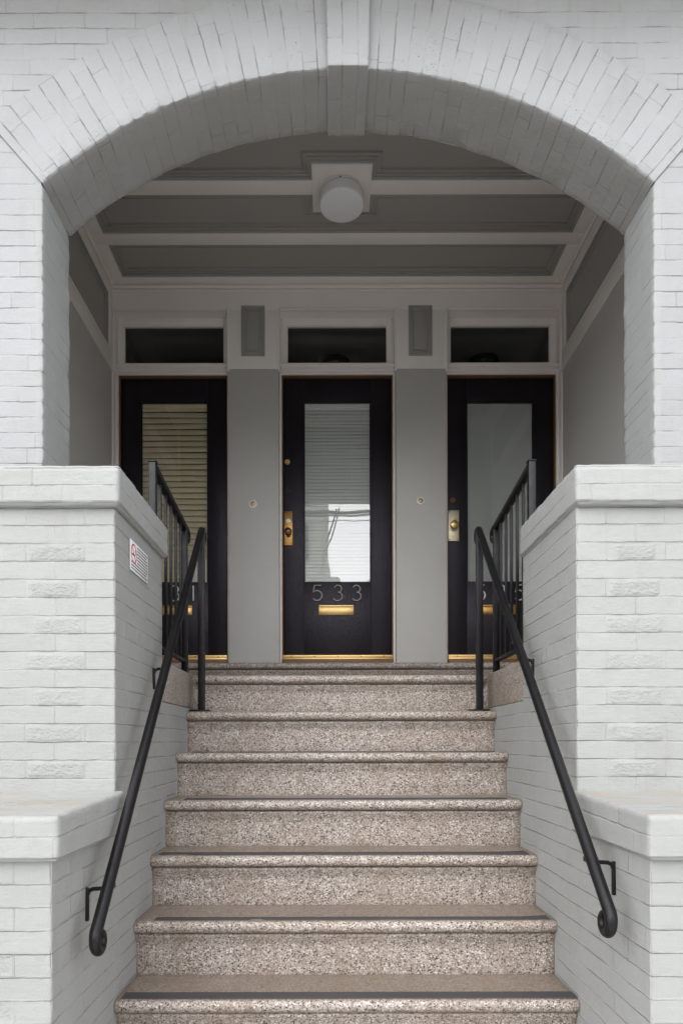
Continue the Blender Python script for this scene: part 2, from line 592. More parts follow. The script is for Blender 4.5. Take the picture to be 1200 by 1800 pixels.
def axis_coords(a, b, r, cell, anchor=None, step=None):
    pts = {round(a, 5), round(a + r * 0.3, 5), round(a + r, 5), round(b - r, 5), round(b - r * 0.3, 5), round(b, 5)}
    if step:
        k = math.ceil((a + r - anchor) / step)
        z = anchor + k * step
        while z < b - r - 1e-4:
            if z > a + r + 1e-3:
                pts.add(round(z, 5))
            z += step
    else:
        n = max(1, int((b - a) / cell))
        for i in range(1, n):
            z = a + (b - a) * i / n
            if a + r + 1e-3 < z < b - r - 1e-3:
                pts.add(round(z, 5))
    return sorted(pts)


def brick_block(bm, x0, x1, y0, y1, z0, z1, r=0.006, amp=0.0015, cell=0.02, z_anchor=0.0, u_corner=0.0,
                side_off=0.0, seed=0.0, rough_fn=None, skip=(), top_slope=0.0, vshift=101, hide_fn=None):
    """A block of painted brickwork with soft, slightly uneven edges. Metric UVs aligned to the courses."""
    uvl = bm.loops.layers.uv.verify()
    rl = bm.verts.layers.float.get("rough") or bm.verts.layers.float.new("rough")
    xs = axis_coords(x0, x1, r, cell)
    ys = axis_coords(y0, y1, r, cell)
    zs = axis_coords(z0, z1, r, cell, z_anchor, COURSE / 5)
    cache = {}

    def vert(p):
        key = (round(p[0], 5), round(p[1], 5), round(p[2], 5))
        if key in cache:
            return cache[key]
        lo = [c + (0 if k in skip else r) for c, k in ((x0, '-x'), (y0, '-y'), (z0, '-z'))]
        hi = [c - (0 if k in skip else r) for c, k in ((x1, '+x'), (y1, '+y'), (z1, '+z'))]
        q = Vector([min(max(c, a), b_) for c, a, b_ in zip(p, lo, hi)])
        d = Vector(p) - q
        nd = d.normalized() if d.length > 1e-9 else Vector((0, 0, 0))
        co = q + nd * r
        edge = sum(1 for t in d if abs(t) > 1e-6)
        co += nd * (amp * (nz(co, 9, seed) + 0.6 * nz(co, 31, seed + 5)))
        if edge >= 2 and r < 0.02:
            fr = ((p[2] - z_anchor) / COURSE) % 1.0
            if min(fr, 1 - fr) < 0.11:
                co -= nd * (0.0025 + 0.0022 * nz(co, 17, seed))
            co -= nd * max(0.0, 0.006 * nz(co, 40, seed + 9))
        rf = 0.0
        if rough_fn:
            rf = rough_fn(p)
            if rf > 0:
                co += nd * rf * (0.0045 * nz(co, 48, seed + 3) + 0.0025 * nz(co, 95, seed + 8))
        if top_slope and p[2] > (z0 + z1) / 2:
            co.z += (p[1] - y0) * top_slope
        v = bm.verts.new(co)
        v[rl] = rf
        cache[key] = v
        return v

    def face(ps, ax):
        vs = [vert(p) for p in ps]
        if len(set(vs)) < 4:
            return
        f = bm.faces.new(vs)
        for lp, p in zip(f.loops, ps):
            v = p[2] - z_anchor + vshift * COURSE
            if ax == 'y':
                lp[uvl].uv = (p[0] - u_corner, v)
            elif ax == 'x':
                lp[uvl].uv = (p[1] - PIER_Y + side_off, v)
            else:
                lp[uvl].uv = (p[0] - u_corner, p[1] - y0 + 0.5 * COURSE)

    for i in range(len(xs) - 1):
        for k in range(len(zs) - 1):
            a, b_, c, d = xs[i], xs[i + 1], zs[k], zs[k + 1]
            if '-y' not in skip:
                face(((a, y0, c), (b_, y0, c), (b_, y0, d), (a, y0, d)), 'y')
            if '+y' not in skip:
                face(((b_, y1, c), (a, y1, c), (a, y1, d), (b_, y1, d)), 'y')
    for i in range(len(ys) - 1):
        for k in range(len(zs) - 1):
            a, b_, c, d = ys[i], ys[i + 1], zs[k], zs[k + 1]
            if '-x' not in skip:
                face(((x0, b_, c), (x0, a, c), (x0, a, d), (x0, b_, d)), 'x')
            if '+x' not in skip:
                face(((x1, a, c), (x1, b_, c), (x1, b_, d), (x1, a, d)), 'x')
    for i in range(len(xs) - 1):
        for k in range(len(ys) - 1):
            a, b_, c, d = xs[i], xs[i + 1], ys[k], ys[k + 1]
            if '+z' not in skip:
                face(((a, c, z1), (b_, c, z1), (b_, d, z1), (a, d, z1)), 'z')
            if '-z' not in skip:
                face(((a, d, z0), (b_, d, z0), (b_, c, z0), (a, c, z0)), 'z')
    return bm


# ------------------------------------------------------------------ main dimensions (metres)
HALF = 0.80                       # half width of the stair
H = 0.2097                        # riser
RUN = 0.2355
Y7 = 2.338                        # nosing front of the fourth tread
LAND = 10 * H                     # porch landing
PIER_Y, PED_Y, WALL_Y, WALL_B = 2.367, 1.824, 2.75, 3.036
CAP_B, CAP_T = 2.5415, 2.681
XA = 0.0208                       # centre of the arch
A_HALF, SPRING = 1.2295, 3.979
AR, AZ = 1.8746, 2.562            # arch radius and centre height
AR2 = 2.20
BACK = 5.10                       # porch back wall
PORCH = 1.683
CEIL = 5.143

# ------------------------------------------------------------------ the ground
def sheet(name, mat, x0, x1, y0, y1, z):
    bm = bmesh.new()
    vs = [bm.verts.new(p) for p in ((x0, y0, z), (x1, y0, z), (x1, y1, z), (x0, y1, z))]
    bm.faces.new(vs)
    o = link_bm(name, bm, mat, None, False)
    o['kind'] = 'structure'
    return o


sheet('ground', M['asphalt'], -600, 600, -600, 600, -0.16)
sheet('road', M['road'], -300, 300, -18.0, -2.6, -0.13)
for y0, y1 in ((-2.6, 9.0), (-21.8, -18.0)):
    bm = bmesh.new()
    add_box(bm, -300, 300, y0, y1, -0.2, -0.002, 0.015)
    o = link_bm('pavement', bm, M['concrete'])
    o['kind'] = 'structure'

# ------------------------------------------------------------------ facade with the segmental arch
fac = thing('brick_facade', 'pale grey painted brick front wall with a wide segmental arch over the steps', 'wall', (XA, WALL_Y, 0))


def wall_uv(bm, f, uvl, off=0.02):
    for lp in f.loops:
        lp[uvl].uv = (lp.vert.co.x - XA + off, lp.vert.co.z - SPRING + 101 * COURSE)


def facade_wall():
    bm = bmesh.new()
    uvl = bm.loops.layers.uv.verify()
    xe = A_HALF + (AR2 - AR) * math.sin(math.atan2(A_HALF, SPRING - AZ))     # outer end of the ring
    ze = AZ + AR2 * math.cos(math.atan2(A_HALF, SPRING - AZ))
    top = 7.2
    jx = A_HALF + 0.03

    def ext(x):
        return AZ + math.sqrt(AR2 ** 2 - x * x)

    def rad(x):
        return SPRING + (x - A_HALF) * (ze - SPRING) / (xe - A_HALF)
    xs = sorted(set([round(i * 0.06, 4) for i in range(0, 25) if i * 0.06 < xe - .01] + [round(xe, 4)]))
    for s in (-1, 1):
        for a, b in zip(xs[:-1], xs[1:]):
            vs = [bm.verts.new((XA + s * x, WALL_Y, z)) for x, z in ((a, ext(a)), (b, ext(min(b, xe))), (b, top), (a, top))]
            wall_uv(bm, bm.faces.new(vs), uvl)
        vs = [bm.verts.new((XA + s * x, WALL_Y, z)) for x, z in ((jx, 0), (xe, 0), (xe, ze), (jx, rad(jx)))]
        wall_uv(bm, bm.faces.new(vs), uvl)
        vs = [bm.verts.new((XA + s * x, WALL_Y, z)) for x, z in ((xe, 0), (4.2, 0), (4.2, top), (xe, top))]
        wall_uv(bm, bm.faces.new(vs), uvl)
        # inner face of the wall, towards the porch
        ys = WALL_B
        xi = [A_HALF * i / 24 for i in range(25)]
        for a, b in zip(xi[:-1], xi[1:]):
            vs = [bm.verts.new((XA + s * x, ys, z)) for x, z in
                  ((a, AZ + math.sqrt(AR ** 2 - a * a) + 0.006), (b, AZ + math.sqrt(AR ** 2 - b * b) + 0.006), (b, top), (a, top))]
            wall_uv(bm, bm.faces.new(vs), uvl)
        vs = [bm.verts.new((XA + s * x, ys, z)) for x, z in ((A_HALF + 0.006, 0), (4.2, 0), (4.2, top), (A_HALF + 0.006, top))]
        wall_uv(bm, bm.faces.new(vs), uvl)
    bmesh.ops.remove_doubles(bm, verts=bm.verts[:], dist=0.0005)
    # normals are set by hand: outwards on both skins
    off = root_loc(fac)
    for f in bm.faces:
        f.normal_update()
        want = -1 if f.calc_center_median().y < 2.9 else 1
        if f.normal.y * want < 0:
            f.normal_flip()
    me = bpy.data.meshes.new('wall')
    for v in bm.verts:
        v.co -= off
    bm.to_mesh(me)
    bm.free()
    me.materials.append(M['brick_arch'])
    o = bpy.data.objects.new('wall', me)
    COL.objects.link(o)
    o.parent = fac


facade_wall()


def jambs():
    prof = [(A_HALF + 0.03, WALL_Y), (A_HALF + 0.006, WALL_Y + 0.0003), (A_HALF + 0.0015, WALL_Y + 0.002), (A_HALF, WALL_Y + 0.007)]
    for i in range(1, 14):
        prof.append((A_HALF, WALL_Y + 0.007 + (WALL_B - WALL_Y - 0.014) * i / 13))
    prof += [(A_HALF + 0.002, WALL_B - 0.002), (A_HALF + 0.007, WALL_B)]
    for s in (-1, 1):
        bm = bmesh.new()
        uvl = bm.loops.layers.uv.verify()
        rows = []
        lens = [0.0]
        for p, q in zip(prof[:-1], prof[1:]):
            lens.append(lens[-1] + math.hypot(q[0] - p[0], q[1] - p[1]))
        nzs = int((SPRING - 2.3) / (COURSE / 5))
        for k in range(nzs + 1):
            row = []
            for j, (x, y) in enumerate(prof):
                t = k / nzs
                z = 2.3 + t * (SPRING - 2.3)
                if k == nzs:
                    z += (x - A_HALF) * 1.147
                co = Vector((XA + s * x, y, z))
                fr = ((z - SPRING) / COURSE) % 1.0
                dx = 0.0012 * nz(co, 14, 3) if 3 <= j else 0.0
                if j in (2, 3, 16, 17):
                    dx += 0.004 * max(0, nz(co, 42, 8))
                    if min(fr, 1 - fr) < 0.11:
                        dx += 0.003
                if j in (15, 16, 17):
                    dx += 0.006 * nz(co, 12, 11)
                co.x += s * dx
                row.append(bm.verts.new(co))
            rows.append(row)
        for k in range(nzs):
            for j in range(len(prof) - 1):
                ids = ((k, j), (k, j + 1), (k + 1, j + 1), (k + 1, j))
                f = bm.faces.new([rows[a][b] for a, b in ids])
                for lp, (a, b) in zip(f.loops, ids):
                    lp[uvl].uv = (lens[b] - 0.03 + 0.103, 2.3 + a / nzs * (SPRING - 2.3) - SPRING + 101 * COURSE)
                f.normal_update()
                c = f.calc_center_median()
                out = Vector((-s, -0.6 if c.y < WALL_Y + 0.004 else 0, 0))
                if f.normal.dot(out) < 0:
                    f.normal_flip()
        off = root_loc(fac)
        for v in bm.verts:
            v.co -= off
        me = bpy.data.meshes.new('jamb')
        bm.to_mesh(me)
        bm.free()
        me.materials.append(M['brick_side'])
        for p in me.polygons:
            p.use_smooth = True
        o = bpy.data.objects.new('jamb', me)
        COL.objects.link(o)
        o.parent = fac


jambs()


def arch_ring():
    th_max = math.atan2(A_HALF, SPRING - AZ)
    y0 = WALL_Y - 0.006
    prof = [(AR2 + 0.002, WALL_Y + 0.02), (AR2 + 0.001, y0 + 0.004), (AR2 - 0.004, y0)]
    for i in range(1, 9):
        prof.append((AR2 - 0.004 - (AR2 - AR - 0.012) * i / 8, y0))
    prof += [(AR + 0.003, y0 + 0.002), (AR, y0 + 0.008)]
    for i in range(1, 11):
        prof.append((AR, y0 + 0.008 + (WALL_B - 0.008 - y0 - 0.008) * i / 10))
    prof += [(AR + 0.002, WALL_B - 0.003), (AR + 0.008, WALL_B)]
    lens = [0.0]
    for p, q in zip(prof[:-1], prof[1:]):
        lens.append(lens[-1] + math.hypot(q[0] - p[0], q[1] - p[1]))
    bm = bmesh.new()
    uvl = bm.loops.layers.uv.verify()
    n = 220
    RM = AR + 0.10
    rows = []
    for k in range(n + 1):
        th = -th_max + 2 * th_max * k / n
        row = []
        for j, (r, y) in enumerate(prof):
            base = Vector((XA + r * math.sin(th), y, AZ + r * math.cos(th)))
            rr, yy = r, y
            fr = (RM * th / COURSE) % 1.0
            if j in (11, 12):
                rr += 0.005 * max(0, nz(base, 38, 2)) + (0.0025 if min(fr, 1 - fr) < 0.13 else 0)
            if 12 <= j:
                rr += 0.002 * nz(base, 11, 4)
            if j >= 21:
                rr += 0.010 * nz(base, 9, 6) + 0.005 * max(0, nz(base, 36, 4))
            if j <= 2:
                rr += 0.005 * nz(base, 20, 1)
            if 2 <= j <= 10:
                yy += 0.002 * nz(base, 8, 9)
            row.append(bm.verts.new((XA + rr * math.sin(th), yy, AZ + rr * math.cos(th))))
        rows.append(row)
    for k in range(n):
        for j in range(len(prof) - 1):
            ids = ((k, j), (k, j + 1), (k + 1, j + 1), (k + 1, j))
            f = bm.faces.new([rows[a][b] for a, b in ids])
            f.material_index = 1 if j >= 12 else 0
            for lp, (a, b) in zip(f.loops, ids):
                lp[uvl].uv = (lens[b] + 0.09, RM * (-th_max + 2 * th_max * a / n) + 100 * COURSE)
            f.normal_update()
            th = -th_max + 2 * th_max * (k + .5) / n
            out = Vector((-math.sin(th), 0, -math.cos(th))) if j >= 11 else Vector((0, -1, 0))
            if f.normal.dot(out) < 0:
                f.normal_flip()
    off = root_loc(fac)
    for v in bm.verts:
        v.co -= off
    me = bpy.data.meshes.new('arch')
    bm.to_mesh(me)
    bm.free()
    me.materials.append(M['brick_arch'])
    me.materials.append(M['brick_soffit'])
    for p in me.polygons:
        p.use_smooth = True
    me.set_sharp_from_angle(angle=R(40))
    o = bpy.data.objects.new('arch', me)
    COL.objects.link(o)
    o.parent = fac


arch_ring()

# keystone: slightly proud of the ring, front and underside
bm = bmesh.new()
brick_block(bm, XA - 0.085, XA + 0.085, WALL_Y - 0.032, WALL_B + 0.004, AZ + AR - 0.012, AZ + AR2 + 0.02, r=0.005, amp=0.001,
            cell=0.03, z_anchor=AZ + AR - 0.012 + 0.03, u_corner=XA - 0.085, seed=2.2)
for v in bm.verts:
    t = (v.co.z - (AZ + AR)) / (AR2 - AR)
    v.co.x = XA + (v.co.x - XA) * (0.97 + 0.10 * max(0, t))
uvl = bm.loops.layers.uv.verify()
for f in bm.faces:                                       # soldier bricks stand upright on the keystone
    f.normal_update()
    for lp in f.loops:
        c = lp.vert.co
        if abs(f.normal.y) > 0.7:
            lp[uvl].uv = (c.z - 4.52 + 0.206, c.x - XA + 0.085 + 10 * COURSE)
        elif abs(f.normal.z) > 0.7:
            lp[uvl].uv = (c.y + 0.05, c.x - XA + 0.085 + 10 * COURSE)
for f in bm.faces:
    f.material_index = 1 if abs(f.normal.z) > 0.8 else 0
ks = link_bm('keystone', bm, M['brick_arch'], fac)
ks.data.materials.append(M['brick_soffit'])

# bay floor that overhangs the arch, above the picture
bm = bmesh.new()
for d, z0, z1 in ((0.40, 4.80, 4.90), (0.50, 4.90, 5.00), (0.60, 5.00, 5.16), (0.56, 5.16, 7.2)):
    add_box(bm, XA - 2.0 - d * 0.1, XA + 2.0 + d * 0.1, WALL_Y - d, WALL_Y - 0.003, z0, z1 - 0.001, 0.012)
link_bm('bay', bm, M['trim'], fac)

# ------------------------------------------------------------------ the two piers with caps and stepped ledges
def pier(s, label):
    t = thing('brick_pier', label, 'pier', (s * 1.15, 2.4, 0), 'painted brick piers flanking the steps')
    xo = s * 1.60

    def band(d, a, b_, p):
        # soft, ragged border so that the pitted face fades into the paint
        w = 0.012 + 0.008 * nz(p, 45, 6)
        hz = ((CAP_B - p[2]) / COURSE) % 1.0
        e = min((d - a) / w, (b_ - d) / w, hz / 0.16, (1 - hz) / 0.16)
        return max(0.0, min(1.0, e))

    def span(a, b):
        return (min(a, b), max(a, b))
    x0, x1 = span(s * HALF, xo)

    def rough(p):
        if abs(p[1] - PIER_Y) > 1e-4:
            # some side faces are pitted too
            if abs(p[0] - s * HALF) < 1e-4:
                row = int((CAP_B - p[2]) / COURSE)
                u = p[1] - PIER_Y
                if (row, int(u / 0.103)) in (((4, 2), (4, 3), (6, 1), (6, 2), (9, 2), (3, 3)) if s < 0 else ((6, 1), (7, 3), (10, 2))):
                    return 0.35
            return 0.0
        d = abs(p[0] - s * HALF)
        row = int((CAP_B - p[2]) / COURSE + 1e-6)
        if row % 2 == 0 and row > 0:
            rw = random.Random(row * 7 + s)
            return band(d, 0.103 + rw.uniform(-0.004, 0.03), 0.309 + rw.uniform(-0.035, 0.004), p) * rw.uniform(0.6, 1.15)
        return 0.12 * max(0.0, nz(p, 7, 4))
    zj = 1.432
    outer = '-x' if s < 0 else '+x'
    bm = bmesh.new()
    brick_block(bm, x0, x1, PIER_Y, WALL_B - 0.006, zj, CAP_B + 0.01, r=0.0042, amp=0.0016, cell=0.0125, z_anchor=CAP_B,
                u_corner=s * HALF, side_off=0.103, seed=3 + s, rough_fn=rough, skip=('-z', '+z', outer))
    link_bm('shaft', bm, M['brick'], t)

    def rough2(p):
        d = abs(p[0] - s * HALF)
        if abs(p[1] - PED_Y) > 1e-4:
            return 0.0
        row = int((CAP_B - p[2]) / COURSE + 1e-6)
        if row % 2 == 0 and row >= 22:
            return 0.8 * band(d, 0.103, 0.309, p) 
        return 0.0
    bm = bmesh.new()
    brick_block(bm, x0, x1, PED_Y, PIER_Y, -0.1, 1.43, r=0.0042, amp=0.0016, cell=0.0125, z_anchor=CAP_B,
                u_corner=s * HALF, side_off=0.103, seed=3 + s, rough_fn=rough2, skip=('-z', '+y', '+z', outer))
    link_bm('pedestal', bm, M['brick'], t)
    bm = bmesh.new()
    brick_block(bm, x0, x1, PIER_Y, WALL_B - 0.006, -0.1, zj, r=0.0042, amp=0.0016, cell=0.02, z_anchor=CAP_B,
                u_corner=s * HALF, side_off=0.103, seed=3 + s, skip=('-z', '-y', '+y', '+z', outer))
    link_bm('stair_side', bm, M['brick'], t)
    # cap
    bm = bmesh.new()
    xc0, xc1 = span(s * (HALF - (0.025 if s < 0 else 0.014)), s * 1.63)
    brick_block(bm, xc0, xc1, PIER_Y - 0.036, WALL_B + 0.0, CAP_B, CAP_T, r=0.013, amp=0.002, cell=0.02, z_anchor=CAP_B + 0.002,
                u_corner=s * HALF + 0.04, side_off=0.05, seed=11 + s)
    for v in bm.verts:                               # worn chamfer along the top edge, plumb below
        if v.co.z > CAP_T - 0.016:
            v.co.y += 0.010 * (1 if v.co.y < PIER_Y else 0)
    link_bm('cap', bm, M['brick'], t)
    # ledge on the lower pedestal
    bm = bmesh.new()
    xl0, xl1 = span(s * (HALF - (0.034 if s < 0 else 0.020)), s * 1.63)
    brick_block(bm, xl0, xl1, PED_Y - 0.036, PIER_Y + 0.016, 1.413, 1.533, r=0.012, amp=0.0025, cell=0.02, z_anchor=1.4145,
                u_corner=s * HALF + 0.02, side_off=0.07, seed=14 + s, top_slope=0.040)
    o = link_bm('ledge', bm, M['brick'], t)
    return t


pier(-1, 'painted brick pier left of the steps carrying the small no smoking sign')
pier(1, 'painted brick pier right of the steps with no sign on it')

# ------------------------------------------------------------------ the terrazzo stair
stair = thing('staircase', 'worn speckled terrazzo steps with rounded nosings rising between the piers', 'stairs', (0, Y7, 0))


def ny(k):
    return Y7 + RUN * (k - 4)


def sweep_step(name, y, ztop, zbot, x0, x1, depth, parent, seed):
    """Bullnose tread with a cove under the nosing and a slightly raked riser, drawn along x."""
    rn = 0.024
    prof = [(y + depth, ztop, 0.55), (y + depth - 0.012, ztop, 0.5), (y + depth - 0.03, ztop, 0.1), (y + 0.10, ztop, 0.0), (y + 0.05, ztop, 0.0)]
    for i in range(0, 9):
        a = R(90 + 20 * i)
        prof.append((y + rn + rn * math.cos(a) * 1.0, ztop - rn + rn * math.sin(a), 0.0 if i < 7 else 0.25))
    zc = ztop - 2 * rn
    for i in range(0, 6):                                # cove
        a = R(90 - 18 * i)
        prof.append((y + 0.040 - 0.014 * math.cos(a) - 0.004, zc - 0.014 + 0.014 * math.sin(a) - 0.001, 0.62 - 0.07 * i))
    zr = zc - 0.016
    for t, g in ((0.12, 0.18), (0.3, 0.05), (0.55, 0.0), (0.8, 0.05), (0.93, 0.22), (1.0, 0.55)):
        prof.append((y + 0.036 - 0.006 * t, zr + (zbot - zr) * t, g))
    bm = bmesh.new()
    gl = bm.verts.layers.float.new("grime")
    nx = 64
    rows = []
    for i in range(nx + 1):
        x = x0 + (x1 - x0) * i / nx
        e = min(x - x0, x1 - x)
        row = []
        for (py, pz, g) in prof:
            co = Vector((x, py, pz))
            co.y += 0.0012 * nz(co, 6, seed)
            co.z += 0.0010 * nz(co, 5, seed + 4)
            v = bm.verts.new(co)
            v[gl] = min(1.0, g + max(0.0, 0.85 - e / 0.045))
            row.append(v)
        rows.append(row)
    for i in range(nx):
        for j in range(len(prof) - 1):
            f = bm.faces.new((rows[i][j], rows[i + 1][j], rows[i + 1][j + 1], rows[i][j + 1]))
    off = root_loc(parent)
    for f in bm.faces:
        f.normal_update()
    me = bpy.data.meshes.new(name)
    tot = sum((f.normal.z - f.normal.y) * f.calc_area() for f in bm.faces)
    if tot < 0:
        bmesh.ops.reverse_faces(bm, faces=bm.faces[:])
    for v in bm.verts:
        v.co -= off
    bm.to_mesh(me)
    bm.free()
    me.materials.append(M['terrazzo'])
    for p in me.polygons:
        p.use_smooth = True
    o = bpy.data.objects.new(name, me)
    COL.objects.link(o)
    o.parent = parent
    return o


def grip(step, k, xa, xb, y0, y1, z, notch=(), flare=0.0):
    """Anti-slip strip glued to the tread, with worn bites out of its edge."""
    bm = bmesh.new()
    n = 90
    top, bot = [], []
    for i in range(n + 1):
        x = xa + (xb - xa) * i / n
        a = y0 + 0.0015 * noise.noise(Vector((x * 30, k, 0)))
        b = y1 + 0.0015 * noise.noise(Vector((x * 30, k, 5)))
        for (nx_, w, dpt) in notch:
            q = 1 - ((x - nx_) / w) ** 2
            if q > 0:
                a += dpt * math.sqrt(q)
        if flare and x > xb - 0.14:
            b += flare * ((x - xb + 0.14) / 0.14) ** 2
        a = min(a, b - 0.003)
        top.append((x, a, b))
    vs = []
    for (x, a, b) in top:
        vs.append([bm.verts.new((x, a, z + 0.0006)), bm.verts.new((x, a + 0.001, z + 0.0032)),
                   bm.verts.new((x, b - 0.001, z + 0.0032)), bm.verts.new((x, b, z + 0.0006))])
    for i in range(n):
        for j in range(3):
            bm.faces.new((vs[i][j], vs[i + 1][j], vs[i + 1][j + 1], vs[i][j + 1]))
    bm.faces.new(vs[0])
    bm.faces.new(vs[-1])
    return link_bm('grip_strip', bm, M['tape'], step, False)


SX = HALF - 0.003
steps = {}
for k in range(1, 10):
    steps[k] = sweep_step('step', ny(k), k * H, (k - 1) * H - 0.002, -SX, SX, RUN + 0.035, stair, k * 1.3)


def xp(u, d):
    return (u - 581.6) * d / 1200 - 0.0523


grip(steps[4], 4, xp(218, 2.40), xp(1006, 2.40), ny(4) + 0.020, ny(4) + 0.078, 4 * H)
grip(steps[5], 5, xp(276, 2.64), xp(960, 2.64), ny(5) + 0.022, ny(5) + 0.062, 5 * H,
     notch=((xp(452, 2.62), 0.03, 0.024), (xp(700, 2.62), 0.07, 0.007)), flare=0.02)
grip(steps[6], 6, xp(283, 2.87), xp(925, 2.87), ny(6) + 0.020, ny(6) + 0.080, 6 * H,
     notch=((xp(315, 2.85), 0.06, 0.022), (xp(437, 2.85), 0.016, 0.012), (xp(550, 2.85), 0.02, 0.009)), flare=0.03)
grip(steps[7], 7, xp(324, 3.08), xp(890, 3.08), ny(7) + 0.020, ny(7) + 0.085, 7 * H)
grip(steps[8], 8, xp(340, 3.32), xp(868, 3.32), ny(8) + 0.018, ny(8) + 0.085, 8 * H)
for k in (1, 2, 3):
    grip(steps[k], k, -0.70, 0.72, ny(k) + 0.020, ny(k) + 0.075, k * H)

# landing, its raised kerb-like ends beside the stairwell, and the long door step
landing = sweep_step('landing', ny(10), LAND, 9 * H - 0.002, -SX, SX, 1.30, stair, 21)
sill_o = sweep_step('door_step', 4.955, 11 * H, LAND - 0.002, -PORCH, PORCH, 0.40, stair, 33)
for s in (-1, 1):
    bm = bmesh.new()
    add_box(bm, min(s * (HALF + 0.002), s * PORCH), max(s * (HALF + 0.002), s * PORCH), WALL_B - 0.006, ny(10) - 0.018, LAND - 0.188, LAND - 0.003, 0.006, 3)
    add_box(bm, min(s * (HALF - 0.010), s * PORCH), max(s * (HALF - 0.010), s * PORCH), ny(10) + 0.03, 5.0, LAND - 0.188, LAND - 0.002, 0.004, 2)
    link_bm('landing_end', bm, M['terrazzo'], stair)
    bm = bmesh.new()
    brick_block(bm, min(s * (HALF + 0.002), s * 1.2), max(s * (HALF + 0.002), s * 1.2), WALL_B - 0.03, ny(10) + 0.06, 0, LAND - 0.190, r=0.003, amp=0.0015,
                cell=0.03, z_anchor=CAP_B, u_corner=s * HALF, side_off=0.103, seed=3 + s, skip=('-z', '-y', '+y', '+x' if s > 0 else '-x'))
    # the stair's own side wall keeps the painted brick of the piers
    link_bm('well_wall', bm, M['brick'], stair)

# ------------------------------------------------------------------ porch interior
def porch_side(s, label):
    t = thing('porch_side_wall', label, 'wall', (s * PORCH, 4.1, LAND), 'side walls of the porch')
    X = s * PORCH
    y0, y1 = WALL_B + 0.004, BACK - 0.002

    def b(name, mat, d0, d1, ya, yb, z0, z1, bev=0.002):
        # d = distance the piece stands into the porch
        xa, xb = X - s * d1, X + s * d0
        return box(name, mat, t, min(xa, xb), max(xa, xb), ya, yb, z0, z1, bev)
    b('wall', M['wall_grey'], 0.12, 0.0, y0, y1 + 0.3, LAND - 0.1, 4.497, 0)
    b('wall', M['wall_grey'], 0.12, -0.02, y0, y1 + 0.3, 4.499, CEIL + 0.05, 0)
    b('rail_band', M['trim'], 0.0, 0.012, y0, y1, 4.497, 4.640, 0.003)
    b('top_band', M['trim'], 0.02, 0.006, y0, y1, 5.045, CEIL - 0.002, 0.003)
    b('stile', M['trim'], 0.02, 0.005, y1 - 0.075, y1 - 0.001, 4.641, 5.044, 0.002)
    b('stile', M['trim'], 0.02, 0.005, y0 + 0.001, y0 + 0.12, 4.641, 5.044, 0.002)
    # recessed panel with a stepped moulding round it
    bm = bmesh.new()
    ya, yb, za, zb = y0 + 0.121, y1 - 0.076, 4.6415, 5.0435
    for e, d in ((0.0, 0.001), (0.022, -0.006), (0.036, -0.004)):
        w = 0.013
        xa, xb = X - s * d, X + s * 0.022
        xs_ = (min(xa, xb), max(xa, xb))
        add_box(bm, *xs_, ya + e, ya + e + w, za + e, zb - e, 0.002)
        add_box(bm, *xs_, yb - e - w, yb - e, za + e, zb - e, 0.002)
        add_box(bm, *xs_, ya + e + w, yb - e - w, za + e, za + e + w, 0.002)
        add_box(bm, *xs_, ya + e + w, yb - e - w, zb - e - w, zb - e, 0.002)
    xa, xb = X + s * 0.012, X + s * 0.019
    add_box(bm, min(xa, xb), max(xa, xb), ya + 0.002, yb - 0.002, za + 0.002, zb - 0.002, 0)
    link_bm('panel', bm, M['panel_grey'], t)
    return t


porch_side(-1, 'grey porch wall on the left with a dark recessed panel above a pale band')
porch_side(1, 'grey porch wall on the right with a dark recessed panel above a pale band')

